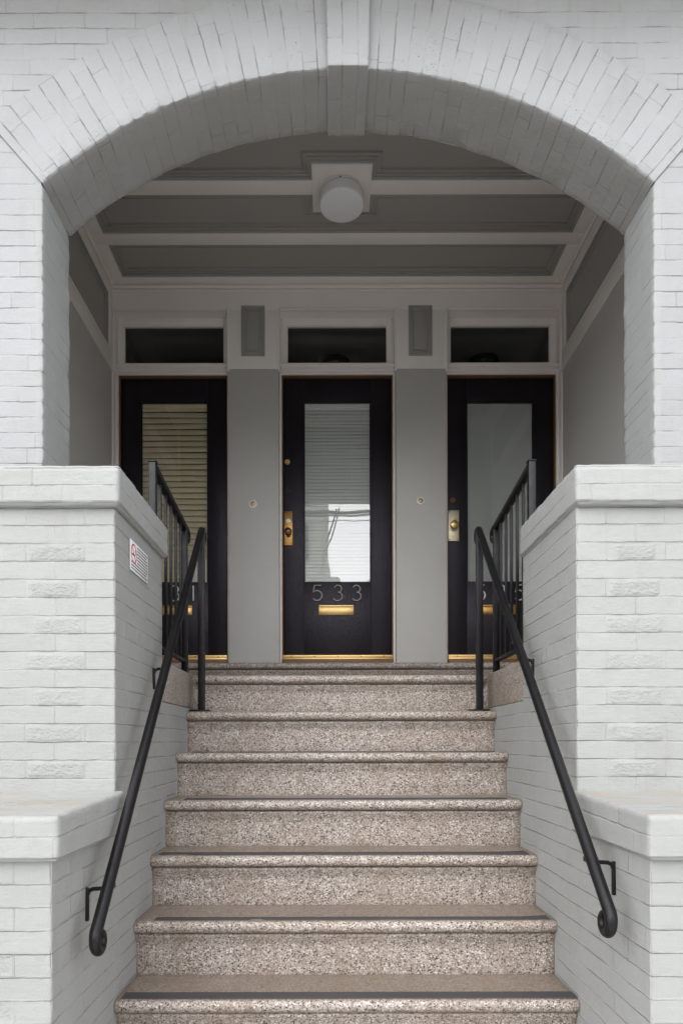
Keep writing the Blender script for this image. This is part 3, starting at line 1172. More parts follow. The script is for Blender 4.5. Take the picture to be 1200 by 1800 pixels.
# ceiling: pale bands flush at CEIL, dark recessed panels between them
ceil = thing('porch_ceiling', 'porch ceiling of dark grey recessed panels between pale flat bands', 'ceiling', (0, 4.1, CEIL))
YB = [WALL_B + 0.004, 3.28, 3.70, 3.80, 4.152, 4.258, 4.584, 4.686, 5.012, BACK - 0.002]
PX = 1.575
for i in range(0, len(YB) - 1, 2):
    box('band', M['trim'], ceil, -PORCH + 0.003, PORCH - 0.003, YB[i], YB[i + 1], CEIL, CEIL + 0.06, 0.002)
for i in range(1, len(YB) - 1, 2):
    for s in (-1, 1):
        box('band', M['trim'], ceil, s * PX, s * (PORCH - 0.003), YB[i] + 0.0005, YB[i + 1] - 0.0005, CEIL + 0.0003, CEIL + 0.06, 0.001)
PL = (0.02, 0.180, 4.213)                       # lamp plate: x centre, half size, y centre
for i in range(1, len(YB) - 1, 2):
    ya, yb = YB[i] + 0.0006, YB[i + 1] - 0.0006
    bm = bmesh.new()
    add_box(bm, -PX + 0.001, PX - 0.001, ya, yb, CEIL + 0.034, CEIL + 0.06, 0)
    x0p, x1p = PL[0] - PL[1], PL[0] + PL[1]
    y0p, y1p = PL[2] - PL[1], PL[2] + PL[1]
    for e, w, zt in ((0.0, 0.016, 0.004), (0.016, 0.014, 0.015), (0.030, 0.018, 0.023), (0.048, 0.007, 0.018)):
        z0, z1 = CEIL + zt, CEIL + 0.0345
        add_box(bm, -PX + 0.001 + e, -PX + 0.001 + e + w, ya + e, yb - e, z0, z1, 0.0015)
        add_box(bm, PX - 0.001 - e - w, PX - 0.001 - e, ya + e, yb - e, z0, z1, 0.0015)
        segs = [(-PX + 0.001 + e + w, PX - 0.001 - e - w)]
        for yy0, yy1, near in ((ya + e, ya + e + w, ya), (yb - e - w, yb - e, yb)):
            hit = (near == ya and y1p > ya and y0p < ya) or (near == yb and y0p < yb and y1p > yb)
            ss = [(segs[0][0], x0p - e), (x1p + e, segs[0][1])] if hit else segs
            for xa, xb in ss:
                add_box(bm, xa, xb, yy0, yy1, z0, z1, 0.0015)
            if hit:                                  # the moulding steps round the lamp plate
                ye = (y1p if near == ya else y0p)
                sg = 1 if near == ya else -1
                yi, yo = near + sg * e, ye + sg * (e + w)
                for xs_ in ((x0p - e - w, x0p - e), (x1p + e, x1p + e + w)):
                    add_box(bm, *xs_, min(near + sg * (e + w), yo), max(near + sg * (e + w), yo), z0, z1, 0.0015)
                add_box(bm, x0p - e, x1p + e, min(ye + sg * e, yo), max(ye + sg * e, yo), z0, z1, 0.0015)
    link_bm('panel', bm, M['panel_grey'], ceil)
box('lamp_plate', M['trim'], ceil, PL[0] - PL[1], PL[0] + PL[1], PL[2] - PL[1], PL[2] + PL[1], CEIL - 0.004, CEIL + 0.05, 0.003)
box('slab', M['trim'], ceil, -PORCH - 0.1, PORCH + 0.1, WALL_B + 0.002, BACK + 0.3, CEIL + 0.062, CEIL + 0.2, 0)
for s in (-1, 1):                                # small bed mould where ceiling meets the side walls
    box('bed_mould', M['trim'], ceil, s * (PORCH - 0.03), s * (PORCH - 0.0065), WALL_B + 0.005, BACK - 0.035, CEIL - 0.022, CEIL - 0.001, 0.008, 3)

# ceiling lamp: opal drum
lamp = thing('ceiling_lamp', 'round white opal glass drum lamp on a square plate on the porch ceiling', 'lamp', (PL[0], PL[2], CEIL))
bm = bmesh.new()
zc = CEIL - 0.0045
add_lathe(bm, (PL[0], PL[2], 0), [(0.112, zc), (0.112, zc - 0.010), (0.128, zc - 0.014), (0.128, zc - 0.022), (0.110, zc - 0.026)], 'Z', 48)
link_bm('lamp_base', bm, M['trim'], lamp)
bm = bmesh.new()
add_lathe(bm, (PL[0], PL[2], 0), [(0.106, zc - 0.0265), (0.120, zc - 0.027), (0.120, zc - 0.034), (0.106, zc - 0.0345)], 'Z', 48)
add_tube(bm, [(PL[0] - 0.01, PL[2] - 0.118, zc - 0.024), (PL[0] - 0.01, PL[2] - 0.132, zc - 0.026)], 0.004, 8)
link_bm('retaining_ring', bm, M['rust'], lamp)
bm = bmesh.new()
zt = zc - 0.030
prof = [(0.09, zt), (0.128, zt), (0.133, zt - 0.003), (0.137, zt - 0.012), (0.139, zt - 0.060), (0.138, zt - 0.068), (0.134, zt - 0.0735), (0.126, zt - 0.0755)]
prof += [(0.126 * (1 - i / 8), zt - 0.0755 - 0.006 * (1 - (1 - i / 8) ** 2)) for i in range(1, 8)]
add_lathe(bm, (PL[0], PL[2], 0), prof, 'Z', 64)
link_bm('lamp_shade', bm, M['opal'], lamp, True, 50)

# ------------------------------------------------------------------ back wall of the porch
back = thing('porch_back_wall', 'porch back wall with two grey pilasters and pale trim around the doors', 'wall', (0, BACK, 11 * H))
SILL = 11 * H
P0, P1 = 0.437, 0.812                             # pilasters
OUT = 1.672                                       # outer edge of the side openings
OPEN_T = 4.960
TRZ = 4.519                                       # where grey gives way to the pale trim
for s in (-1, 1):
    xa, xb = s * P0, s * P1
    box('pilaster', M['wall_grey'], back, min(xa, xb), max(xa, xb), BACK, 5.262, SILL - 0.02, TRZ - 0.0005, 0.003)
    pl = box('pilaster_head', M['trim'], back, min(xa, xb), max(xa, xb), BACK - 0.001, 5.262, TRZ, OPEN_T - 0.0005, 0.003)
    # raised panel: mitred frame with a fielded centre
    cx = s * 0.624 - 0.004
    bm = bmesh.new()
    w, z0, z1 = 0.088, 4.612, 4.984
    for e, wd, pr in ((0.0, 0.013, 0.012), (0.013, 0.011, 0.017), (0.024, 0.010, 0.009)):
        y0 = BACK - 0.0015 - pr
        y1 = BACK + 0.001
        add_box(bm, cx - w + e, cx - w + e + wd, y0, y1, z0 + e, z1 - e, 0.0025)
        add_box(bm, cx + w - e - wd, cx + w - e, y0, y1, z0 + e, z1 - e, 0.0025)
        add_box(bm, cx - w + e + wd, cx + w - e - wd, y0, y1, z0 + e, z0 + e + wd, 0.0025)
        add_box(bm, cx - w + e + wd, cx + w - e - wd, y0, y1, z1 - e - wd, z1 - e, 0.0025)
    add_box(bm, cx - w + 0.044, cx + w - 0.044, BACK - 0.012, BACK + 0.001, z0 + 0.044, z1 - 0.044, 0.003)
    add_box(bm, cx - w + 0.004, cx + w - 0.004, BACK - 0.004, BACK + 0.001, z0 + 0.004, z1 - 0.004, 0.0)
    link_bm('raised_panel', bm, M['panel_grey'], back)
    box('corner_board', M['trim'], back, min(s * OUT, s * (PORCH + .1)), max(s * OUT, s * (PORCH + .1)), BACK - 0.001, 5.262, SILL - 0.02, OPEN_T - 0.0005, 0.002)
box('frieze', M['trim'], back, -PORCH - 0.1, PORCH + 0.1, BACK, 5.262, OPEN_T, CEIL + 0.06, 0.001)
bm = bmesh.new()
add_box(bm, -PORCH + 0.001, PORCH - 0.001, BACK - 0.020, BACK - 0.0005, CEIL - 0.030, CEIL - 0.001, 0.009, 4)
add_box(bm, -PORCH + 0.001, PORCH - 0.001, BACK - 0.008, BACK - 0.0005, CEIL - 0.046, CEIL - 0.031, 0.004, 3)
link_bm('crown_mould', bm, M['trim'], back)

# hallways behind the doors
for cx in (-1.2475, 0.0, 1.2475):
    bm = bmesh.new()
    add_box(bm, cx - 0.52, cx + 0.52, 5.2635, 8.6, SILL - 0.02, 5.10, 0)
    bm.faces.ensure_lookup_table()
    dele = [f for f in bm.faces if f.calc_center_median().y < 5.275]
    bmesh.ops.delete(bm, geom=dele, context='FACES')
    bm.faces.ensure_lookup_table()
    bmesh.ops.reverse_faces(bm, faces=bm.faces[:])
    me = bpy.data.meshes.new('hallway')
    off = root_loc(back)
    for v in bm.verts:
        v.co -= off
    bm.to_mesh(me)
    bm.free()
    me.materials.append(M['hall'])
    o = bpy.data.objects.new('hallway', me)
    COL.objects.link(o)
    o.parent = back

DOOR_Y = 5.205
LEAF_B, LEAF_T = 2.390, 4.509


def doorway(cx, a, b, label_frame, label_transom, tilt):
    """Frame, threshold and transom window of one opening between x = a and x = b."""
    t = thing('door_frame', label_frame, 'door frame', (cx, BACK, SILL), 'frames of the three front doors')
    st = 0.018
    bm = bmesh.new()
    for x0, x1 in ((a, a + st), (b - st, b)):
        add_box(bm, x0 + 0.0004, x1 - 0.0004, 5.150, 5.258, SILL - 0.01, 4.575, 0.003)
    # beaded casing round the transom
    for x0, x1 in ((a - 0.004, a + 0.011), (b - 0.011, b + 0.004)):
        add_box(bm, x0, x1, BACK - 0.010, BACK + 0.02, 4.50, OPEN_T + 0.012, 0.004, 3)
    add_box(bm, a + 0.0112, b - 0.0112, BACK - 0.010, BACK + 0.02, OPEN_T - 0.003, OPEN_T + 0.012, 0.004, 3)
    link_bm('casing', bm, M['trim'], t)
    bm = bmesh.new()                                   # moulded transom bar
    for y0, z0, z1 in ((5.135, 4.560, 4.582), (5.150, 4.545, 4.5595), (5.142, 4.526, 4.5445), (5.158, 4.511, 4.5255)):
        add_box(bm, a + 0.0006, b - 0.0006, y0, 5.258, z0, z1, 0.004, 3)
    link_bm('transom_bar', bm, M['trim'], t)
    bm = bmesh.new()                                   # brown weather strip round the leaf
    add_box(bm, a + st, a + st + 0.0075, 5.175, 5.258, SILL + 0.05, 4.5105, 0.001)
    add_box(bm, b - st - 0.0075, b - st, 5.175, 5.258, SILL + 0.05, 4.5105, 0.001)
    add_box(bm, a + st + 0.0076, b - st - 0.0076, 5.175, 5.258, 4.5015, 4.5105, 0.001)
    link_bm('door_stop', bm, M['brown'], t)
    th = box('threshold', M['brown'], t, a + st + 0.001, b - st - 0.001, 5.110, 5.258, SILL - 0.01, SILL + 0.040, 0.006, 3)
    bm = bmesh.new()
    add_box(bm, a + st + 0.002, b - st - 0.002, 5.128, 5.25, SILL + 0.0402, SILL + 0.055, 0.003)
    add_box(bm, a + st + 0.002, b - st - 0.002, 5.140, 5.25, SILL + 0.0552, SILL + 0.078, 0.004, 3)
    link_bm('brass_sill', bm, M['brass'], t)
    bm = bmesh.new()
    for i in range(5):
        x = a + st + 0.07 + (b - a - 2 * st - 0.14) * i / 4
        add_lathe(bm, (x, 5.1385, SILL + 0.067), [(0.0045, 0.002), (0.0045, -0.0006)], 'Y', 10)
    link_bm('screws', bm, M['ink'], t)
    # transom
    w = thing('transom_window', label_transom, 'window', (cx, 5.2, 4.585), 'transom windows over the doors')
    gx0, gx1 = (cx - 0.3815, cx + 0.3815)
    gz0, gz1 = 4.617, 4.906
    bm = bmesh.new()
    ys0, ys1 = 5.198, 5.235
    add_box(bm, a + 0.0008, gx0, ys0, ys1, 4.583, OPEN_T - 0.0006, 0.003)
    add_box(bm, gx1, b - 0.0008, ys0, ys1, 4.583, OPEN_T - 0.0006, 0.003)
    add_box(bm, gx0 + 0.0002, gx1 - 0.0002, ys0, ys1, 4.583, gz0, 0.003)
    add_box(bm, gx0 + 0.0002, gx1 - 0.0002, ys0, ys1, gz1, OPEN_T - 0.0006, 0.003)
    for e, y in ((0.006, 5.206),):
        add_box(bm, gx0 + 0.0002, gx0 + e, y, ys1 - 0.002, gz0, gz1, 0.002)
        add_box(bm, gx1 - e, gx1 - 0.0002, y, ys1 - 0.002, gz0, gz1, 0.002)
        add_box(bm, gx0 + e, gx1 - e, y, ys1 - 0.002, gz0, gz0 + e, 0.002)
        add_box(bm, gx0 + e, gx1 - e, y, ys1 - 0.002, gz1 - e, gz1, 0.002)
    # fill the head of the recess behind the sash
    link_bm('sash', bm, M['trim'], w)
    bm = bmesh.new()
    add_box(bm, gx0 + 0.0063, gx1 - 0.0063, 5.216, 5.220, gz0 + 0.0063, gz1 - 0.0063, 0)
    bmesh.ops.rotate(bm, verts=bm.verts[:], cent=Vector((cx, 5.218, gz0)), matrix=Matrix.Rotation(R(tilt), 3, 'X'))
    link_bm('pane', bm, M['glass_dark'], w, False)
    return t


SIDE_A, SIDE_B = P1, OUT
doorway(-1.2475 + 0.0055, -SIDE_B, -SIDE_A, 'pale frame and brass threshold around the left door, beside the left porch wall',
        'dark transom window over the left door with nothing to be seen in it', 0.0)
doorway(0.0, -P0, P0, 'pale frame and brass threshold around the middle door, between the two pilasters',
        'dark transom window over the middle door numbered 533', 0.0)
doorway(1.2475 - 0.0055, SIDE_A, SIDE_B, 'pale frame and brass threshold around the right door, beside the right porch wall',
        'dark transom window over the right door with a round lamp behind its lower edge', 0.0)


# digits drawn as strokes on a 1 x 1.5 cell
def arc(cx, cy, rx, ry, a0, a1, n=14):
    return [(cx + rx * math.cos(R(a0 + (a1 - a0) * i / n)), cy + ry * math.sin(R(a0 + (a1 - a0) * i / n))) for i in range(n + 1)]


GLYPH = {
    '5': [[(0.84, 1.46), (0.22, 1.46), (0.12, 0.80)] + arc(0.46, 0.50, 0.46, 0.46, 128, -142, 24)],
    '3': [arc(0.50, 1.12, 0.34, 0.34, 160, -88, 18) + arc(0.48, 0.42, 0.44, 0.40, 84, -150, 22)],
    '1': [[(0.5, 0.04), (0.5, 1.46)]],
}


def digit(parent, ch, cx, z0, h, y, mat):
    bm = bmesh.new()
    sc = h / 1.5
    for line in GLYPH[ch]:
        pts = [(cx + (px - 0.48) * sc, y, z0 + pz * sc) for px, pz in line]
        add_tube(bm, pts, 0.0058, 8)
    o = link_bm('house_number', bm, mat, parent)
    return o


def front_door(cx, number, label, dmat, slot_dx):
    t = thing('front_door', label, 'door', (cx, DOOR_Y, LEAF_B), 'black front doors in a row')
    hw = 0.4095
    gx, gz0, gz1 = 0.2545, 2.946, 4.327
    y0, y1 = DOOR_Y, DOOR_Y + 0.045
    bm = bmesh.new()
    add_box(bm, cx - hw, cx - gx, y0, y1, LEAF_B, LEAF_T - 0.009, 0.003)
    add_box(bm, cx + gx, cx + hw, y0, y1, LEAF_B, LEAF_T - 0.009, 0.003)
    add_box(bm, cx - gx - 0.0005, cx + gx + 0.0005, y0 + 0.0004, y1, LEAF_B + 0.0005, gz0, 0.002)
    add_box(bm, cx - gx - 0.0005, cx + gx + 0.0005, y0 + 0.0004, y1, gz1, LEAF_T - 0.0095, 0.002)
    for e0, e1, y in ((0.0, 0.007, y0 + 0.010),):
        add_box(bm, cx - gx + e0 - 0.001, cx - gx + e1, y, y0 + 0.028, gz0 - 0.001, gz1 + 0.001, 0.002)
        add_box(bm, cx + gx - e1, cx + gx - e0 + 0.001, y, y0 + 0.028, gz0 - 0.001, gz1 + 0.001, 0.002)
        add_box(bm, cx - gx + e1, cx + gx - e1, y, y0 + 0.028, gz0 - 0.001, gz0 + e1, 0.002)
        add_box(bm, cx - gx + e1, cx + gx - e1, y, y0 + 0.028, gz1 - e1, gz1 + 0.001, 0.002)
    link_bm('leaf', bm, M['door'], t)
    bm = bmesh.new()
    add_box(bm, cx - gx + 0.0075, cx + gx - 0.0075, y0 + 0.016, y0 + 0.021, gz0 + 0.0075, gz1 - 0.0075, 0)
    link_bm('pane', bm, M['glass'], t, False)
    for ch, dx in zip(number, (-0.155, 0.0, 0.142)):
        digit(t, ch, cx + dx, 2.803, 0.1215, y0 - 0.007, dmat)
    # letter slot: frame and hinged flap
    ms = bmesh.new()
    sx = cx + slot_dx
    add_box(ms, sx - 0.133, sx + 0.133, y0 - 0.006, y0 + 0.001, 2.697, 2.773, 0.003)
    add_box(ms, sx - 0.131, sx + 0.131, y0 - 0.012, y0 - 0.0055, 2.756, 2.771, 0.003, 3)
    m_o = link_bm('mail_slot', ms, M['brass_old'] if number != '533' else M['brass'], t)
    box('flap', M['brass'] if number != '535' else M['brass_old'], m_o, sx - 0.124, sx + 0.124, y0 - 0.011, y0 - 0.0062, 2.704, 2.753, 0.002)
    return t


def knob_profile(r, L):
    return [(r * 0.45, 0), (r * 0.42, -L * 0.35), (r * 0.75, -L * 0.5), (r, -L * 0.72), (r * 0.9, -L * 0.92), (r * 0.5, -L * 1.02), (r * 0.1, -L * 1.04)]


d533 = front_door(0.0, '533', 'black door in the middle numbered 533 with street and sky mirrored in its glass', M['digit'], -0.010)
d531 = front_door(-1.2475 + 0.0055, '531', 'black door on the left with wide beige blind slats behind its glass', M['digit_bright'], 0.0)
d535 = front_door(1.2475 - 0.0055, '535', 'black door on the right with a plain pale shade behind its glass', M['digit_bright'], -0.02)

fy = DOOR_Y


def cyl(parent, name, x, z, r, mat, depth=0.012, ring=True):
    bm = bmesh.new()
    add_lathe(bm, (x, fy, z), [(r, 0.002), (r, -depth * 0.5), (r * 0.85, -depth * 0.8), (r * 0.62, -depth * 0.8), (r * 0.60, -depth), (r * 0.1, -depth)], 'Y', 24)
    o = link_bm(name, bm, mat, parent)
    bm = bmesh.new()
    add_box(bm, x - 0.0015, x + 0.0015, fy - depth - 0.0006, fy - depth + 0.002, z - 0.006, z + 0.006, 0)
    link_bm('keyhole', bm, M['ink'], o)
    return o


# middle door hardware
lp = box('lock_plate', M['brass_old'], d533, -0.4065, -0.3415, fy - 0.006, fy + 0.001, 3.228, 3.489, 0.003)
bm = bmesh.new()
for z in (3.240, 3.477):
    for x in (-0.397, -0.351):
        add_lathe(bm, (x, fy - 0.006, z), [(0.004, 0.002), (0.004, -0.001)], 'Y', 10)
link_bm('screws', bm, M['ink'], lp)
bm = bmesh.new()
add_lathe(bm, (-0.374, fy - 0.005, 3.412), [(0.019, 0), (0.018, -0.006), (0.013, -0.007), (0.012, -0.011), (0.002, -0.011)], 'Y', 24)
link_bm('cylinder', bm, M['steel'], lp)
bm = bmesh.new()
add_lathe(bm, (-0.374, fy - 0.005, 3.322), knob_profile(0.029, 0.058), 'Y', 32)
link_bm('knob', bm, M['bronze'], lp)
bm = bmesh.new()
add_lathe(bm, (-0.374, fy - 0.005, 3.296), [(0.026, 0), (0.026, -0.0025), (0.024, -0.003)], 'Y', 28)
link_bm('knob_rose', bm, M['brass_old'], lp)
cyl(d533, 'deadbolt', -0.380, 3.862, 0.021, M['brass'])
bm = bmesh.new()                                    # painted-over scar of an older lock
add_lathe(bm, (-0.376, fy, 3.650), [(0.027, 0.002), (0.027, -0.004), (0.021, -0.005), (0.018, -0.001), (0.003, -0.002)], 'Y', 24)
add_box(bm, -0.398, -0.372, fy - 0.004, fy + 0.001, 3.655, 3.684, 0.002)
link_bm('old_lock', bm, M['door'], d533)
# right door hardware
lp = box('lock_plate', M['brass_pale'], d535, 0.843, 0.925, fy - 0.005, fy + 0.001, 3.259, 3.493, 0.004)
bm = bmesh.new()
for z in (3.270, 3.482):
    for x in (0.854, 0.914):
        add_lathe(bm, (x, fy - 0.005, z), [(0.004, 0.002), (0.004, -0.001)], 'Y', 10)
link_bm('screws', bm, M['ink'], lp)
bm = bmesh.new()
add_lathe(bm, (0.884, fy - 0.004, 3.370), knob_profile(0.033, 0.062), 'Y', 32)
link_bm('knob', bm, M['brass'], lp)
cyl(d535, 'deadbolt', 0.878, 3.567, 0.024, M['bronze'])
# left door hardware, hidden behind the pier from here
lp = box('lock_plate', M['brass_old'], d531, -1.640, -1.575, fy - 0.006, fy + 0.001, 3.228, 3.489, 0.003)
bm = bmesh.new()
add_lathe(bm, (-1.607, fy - 0.005, 3.322), knob_profile(0.029, 0.058), 'Y', 32)
link_bm('knob', bm, M['bronze'], lp)


# ------------------------------------------------------------------ blinds behind the glass
def blind(cx, pitch, slat, mat, tilt, label, name, cord_x, headrail=True):
    t = thing(name, label, 'blind', (cx, 5.245, 4.30))
    z0, z1 = 2.935, 4.318
    bm = bmesh.new()
    zz = z1 - (0.03 if headrail else 0.005)
    i = 0
    while zz > z0:
        sag = 0.0012 * math.sin(i * 1.7) + random.uniform(-0.0009, 0.0009)
        tl = R(tilt + random.uniform(-1.2, 1.2))
        pts = []
        for q in range(5):
            s_ = (q / 4 - 0.5) * slat
            bow = 0.0022 * (1 - (2 * q / 4 - 1) ** 2) * slat / 0.05
            pts.append((math.cos(tl) * s_ + math.sin(tl) * bow, math.sin(tl) * s_ - math.cos(tl) * -bow))
        L, Rr = [], []
        for (py, pz) in pts:
            L.append(bm.verts.new((cx - 0.2538, 5.246 - py * 1.0, zz - pz + sag)))
            Rr.append(bm.verts.new((cx + 0.2538, 5.246 - py * 1.0, zz - pz - sag)))
        L2 = [bm.verts.new(v.co + Vector((0, 0.0009, 0.0006))) for v in L]
        R2 = [bm.verts.new(v.co + Vector((0, 0.0009, 0.0006))) for v in Rr]
        for q in range(4):
            bm.faces.new((L[q], Rr[q], Rr[q + 1], L[q + 1]))
            bm.faces.new((L2[q], L2[q + 1], R2[q + 1], R2[q]))
        bm.faces.new((L[0], L2[0], R2[0], Rr[0]))
        bm.faces.new((L[4], Rr[4], R2[4], L2[4]))
        zz -= pitch
        i += 1
    link_bm('slats', bm, mat, t, True, 60)
    bm = bmesh.new()
    for x in cord_x:
        add_tube(bm, [(cx + x, 5.246 - slat * 0.32, z1), (cx + x, 5.246 - slat * 0.32, z0)], 0.0011, 6)
    link_bm('cord', bm, mat, t)
    box('headrail', mat, t, cx - 0.2538, cx + 0.2538, 5.234, 5.262, z1 - 0.022, z1 + 0.012, 0.002)
    return t


blind(-1.2475 + 0.0055, 0.0443, 0.0515, M['blind_beige'], 68, 'beige venetian blind with wide slats inside the left door', 'venetian_blind', (-0.13, 0.15))
blind(0.0, 0.0262, 0.0305, M['blind_white'], 71, 'fine white mini blind inside the middle door', 'mini_blind', (-0.10, 0.115))
sh = thing('roller_shade', 'plain pale grey shade drawn down inside the right door', 'blind', (1.242, 5.245, 4.30))
bm = bmesh.new()
n = 70
rows = []
for i in range(n + 1):
    z = 2.932 + (4.32 - 2.932) * i / n
    rows.append([bm.verts.new((1.242 + x, 5.236 + 0.0007 * math.sin(i * math.pi * 0.5) + (0.0008 * noise.noise(Vector((x * 6, z * 4, 2)))), z)) for x in (-0.2538, -0.1, 0.05, 0.2538)])
for i in range(n):
    for j in range(3):
        bm.faces.new((rows[i][j], rows[i][j + 1], rows[i + 1][j + 1], rows[i + 1][j]))
bmesh.ops.solidify(bm, geom=bm.faces[:], thickness=0.001)
link_bm('fabric', bm, M['shade'], sh)
bm = bmesh.new()
add_tube(bm, [(1.242 - 0.2538, 5.262, 4.335), (1.242 + 0.2538, 5.262, 4.335)], 0.014, 14)
link_bm('roller', bm, M['shade'], sh)

# paper notice inside the glass of the left door
pp = thing('paper_notice', 'cream paper notice stuck inside the lower right corner of the left door glass', 'paper', (-1.06, 5.228, 2.95))
box('sheet', M['paper'], pp, -1.118, -1.000, 5.2275, 5.2283, 2.956, 3.118, 0)
bm = bmesh.new()
add_tube(bm, [(-1.075, 5.2272, 3.000), (-1.060, 5.2272, 3.030), (-1.045, 5.2272, 3.012), (-1.035, 5.2272, 3.045)], 0.0022, 6)
add_tube(bm, [(-1.060, 5.2272, 3.030), (-1.050, 5.2272, 3.062)], 0.002, 6)
link_bm('drawing', bm, M['brass_old'], pp)

# hallway lamps seen through the transoms
for cx, y, lab in ((-0.01, 6.06, 'dark round hallway lamp behind the transom over the middle door'), (1.30, 6.04, 'dark round hallway lamp behind the transom over the right door')):
    t = thing('hall_lamp', lab, 'lamp', (cx, y, 5.1), 'hallway lamps behind the transoms')
    bm = bmesh.new()
    add_lathe(bm, (cx, y, 5.1), [(0.135, -0.001), (0.135, -0.02), (0.115, -0.03), (0.10, -0.03)], 'Z', 36)
    link_bm('lamp_rim', bm, M['iron'], t)
    bm = bmesh.new()
    add_lathe(bm, (cx, y, 5.1), [(0.100, -0.029), (0.095, -0.05), (0.07, -0.075), (0.035, -0.088), (0.005, -0.090)], 'Z', 36)
    link_bm('lamp_bowl', bm, M['far_glass'], t)

# ------------------------------------------------------------------ door bells on the pilasters
for (u, v, lab) in ((445, 886, 'round metal doorbell on the left grey pilaster'), (740, 881, 'round metal doorbell on the right grey pilaster')):
    x = xp(u, BACK)
    z = 1.726 + (1305 - v) * BACK / 1200
    t = thing('doorbell', lab, 'doorbell', (x, BACK, z), 'doorbells on the pilasters')
    bm = bmesh.new()
    add_lathe(bm, (x, BACK, z), [(0.033, 0.001), (0.033, -0.004), (0.030, -0.008), (0.019, -0.010), (0.018, -0.006), (0.016, -0.006)], 'Y', 32)
    link_bm('plate', bm, M['steel'], t)
    bm = bmesh.new()
    add_lathe(bm, (x, BACK, z), [(0.0155, -0.004), (0.0155, -0.009), (0.010, -0.013), (0.001, -0.014)], 'Y', 24)
    link_bm('button', bm, M['brass'], t)


# ------------------------------------------------------------------ iron guard rails and handrails
def curl(y, z, ang, r, turn, n=16, sgn=-1, shrink=0.55):
    """Spiral in the y-z plane starting at (y, z) heading along ang, turning by `turn` degrees."""
    pts = []
    a = ang
    step = turn / n
    py, pz = y, z
    for i in range(n):
        rr = r * (1 - (1 - shrink) * i / n)
        ds = rr * R(step)
        a += sgn * R(step)
        py += math.cos(a) * ds
        pz += math.sin(a) * ds
        pts.append((py, pz))
    return pts


def guard(s, label):
    x = s * 0.845
    t = thing('guard_rail', label, 'railing', (x, 3.35, LAND), 'guard rails beside the stairwell')
    zt = 2.900
    rise = 0.068

    def rz(y):
        return zt + rise * (3.705 - y) / 0.65
    for y, w, top in ((3.05, 0.016, rz(3.05) + 0.008), (3.705, 0.016, zt - 0.012)):
        bm = bmesh.new()
        add_box(bm, x - w, x + w, y - w, y + w, LAND - 0.004, top, 0.003)
        if y < 3.2:
            add_box(bm, x - w - 0.003, x + w + 0.003, y - w - 0.003, y + w + 0.003, top - 0.001, top + 0.007, 0.003)
        link_bm('post', bm, M['iron'], t)
    for i in range(5):
        y = 3.18 + 0.1055 * i
        bm = bmesh.new()
        add_box(bm, x - 0.0068, x + 0.0068, y - 0.0068, y + 0.0068, 2.172, rz(y) - 0.016, 0.002)
        link_bm('baluster', bm, M['iron'], t)
    # top rail: moulded flat bar ending in a small scroll past the far post
    bm = bmesh.new()
    path = [(3.065, rz(3.065) - 0.008), (3.40, rz(3.40) - 0.008), (3.690, rz(3.69) - 0.008), (3.735, zt - 0.009)] + curl(3.745, zt - 0.011, 0, 0.034, 300, 20)
    pts = [(x, y, z) for y, z in path]
    n0 = len(pts)
    add_tube(bm, pts, [0.019] * 4 + [0.019 - 0.007 * i / (n0 - 4) for i in range(n0 - 4)], 10)
    for v in bm.verts:
        v.co.x = x + (v.co.x - x) * 1.1
    link_bm('top_rail', bm, M['iron'], t)
    bm = bmesh.new()
    add_box(bm, x - 0.014, x + 0.014, 3.066, 3.688, 2.158, 2.174, 0.003)
    link_bm('bottom_rail', bm, M['iron'], t)
    return t


guard(-1, 'black iron guard rail left of the stair head, in front of the beige blind')
guard(1, 'black iron guard rail right of the stair head, in front of the plain shade')


def handrail(s, x, y_bot, z_bot, label, br):
    t = thing('handrail', label, 'handrail', (x, 3.58, 9 * H), 'black iron handrails')
    yt, zt = 3.575, 2.835
    ang = math.atan2(zt - z_bot, yt - y_bot)
    up = curl(yt, zt, ang, 0.040, 250, 18)
    down = curl(y_bot, z_bot, ang + math.pi, 0.041, 320, 22, sgn=1, shrink=0.42)
    mid = [(y_bot + (yt - y_bot) * i / 14, z_bot + (zt - z_bot) * i / 14) for i in range(15)]
    path = down[::-1] + mid + up
    rad = [0.011 + 0.007 * min(1, i / 22) for i in range(22)] + [0.018] * 15 + [0.018 - 0.007 * i / 18 for i in range(18)]
    bm = bmesh.new()
    add_tube(bm, [(x, y, z) for y, z in path], rad, 16)
    link_bm('rail', bm, M['iron'], t)
    # post under the top end
    py = yt - 0.006
    bm = bmesh.new()
    add_box(bm, x - 0.017, x + 0.017, py - 0.017, py + 0.017, 9 * H, zt - 0.012, 0.003)
    link_bm('post', bm, M['iron'], t)
    bm = bmesh.new()
    add_box(bm, x - 0.06, x + 0.045, py - 0.035, py + 0.035, 9 * H - 0.002, 9 * H + 0.009, 0.003)
    link_bm('base_plate', bm, M['iron'], t)
    for (by, z0, z1) in br:
        rz = z_bot + (by - y_bot) * math.tan(ang)
        bm = bmesh.new()
        wx = s * HALF
        add_box(bm, min(wx + s * 0.002, wx - s * 0.010), max(wx + s * 0.002, wx - s * 0.010), by - 0.006, by + 0.006, z0, z1, 0.003)
        za = z1 - 0.008
        pts = [(wx - s * 0.006, by, z1 - 0.020), (wx - s * 0.010, by, za - 0.002), (wx - s * 0.022, by, za + 0.004), (x + s * 0.012, by, za + 0.006), (x, by, max(za + 0.010, rz - 0.018))]
        add_tube(bm, pts, 0.0065, 10)
        add_box(bm, x - 0.012, x + 0.012, by - 0.028, by + 0.028, rz - 0.026, rz - 0.010, 0.004)
        link_bm('bracket', bm, M['iron'], t)
    return t


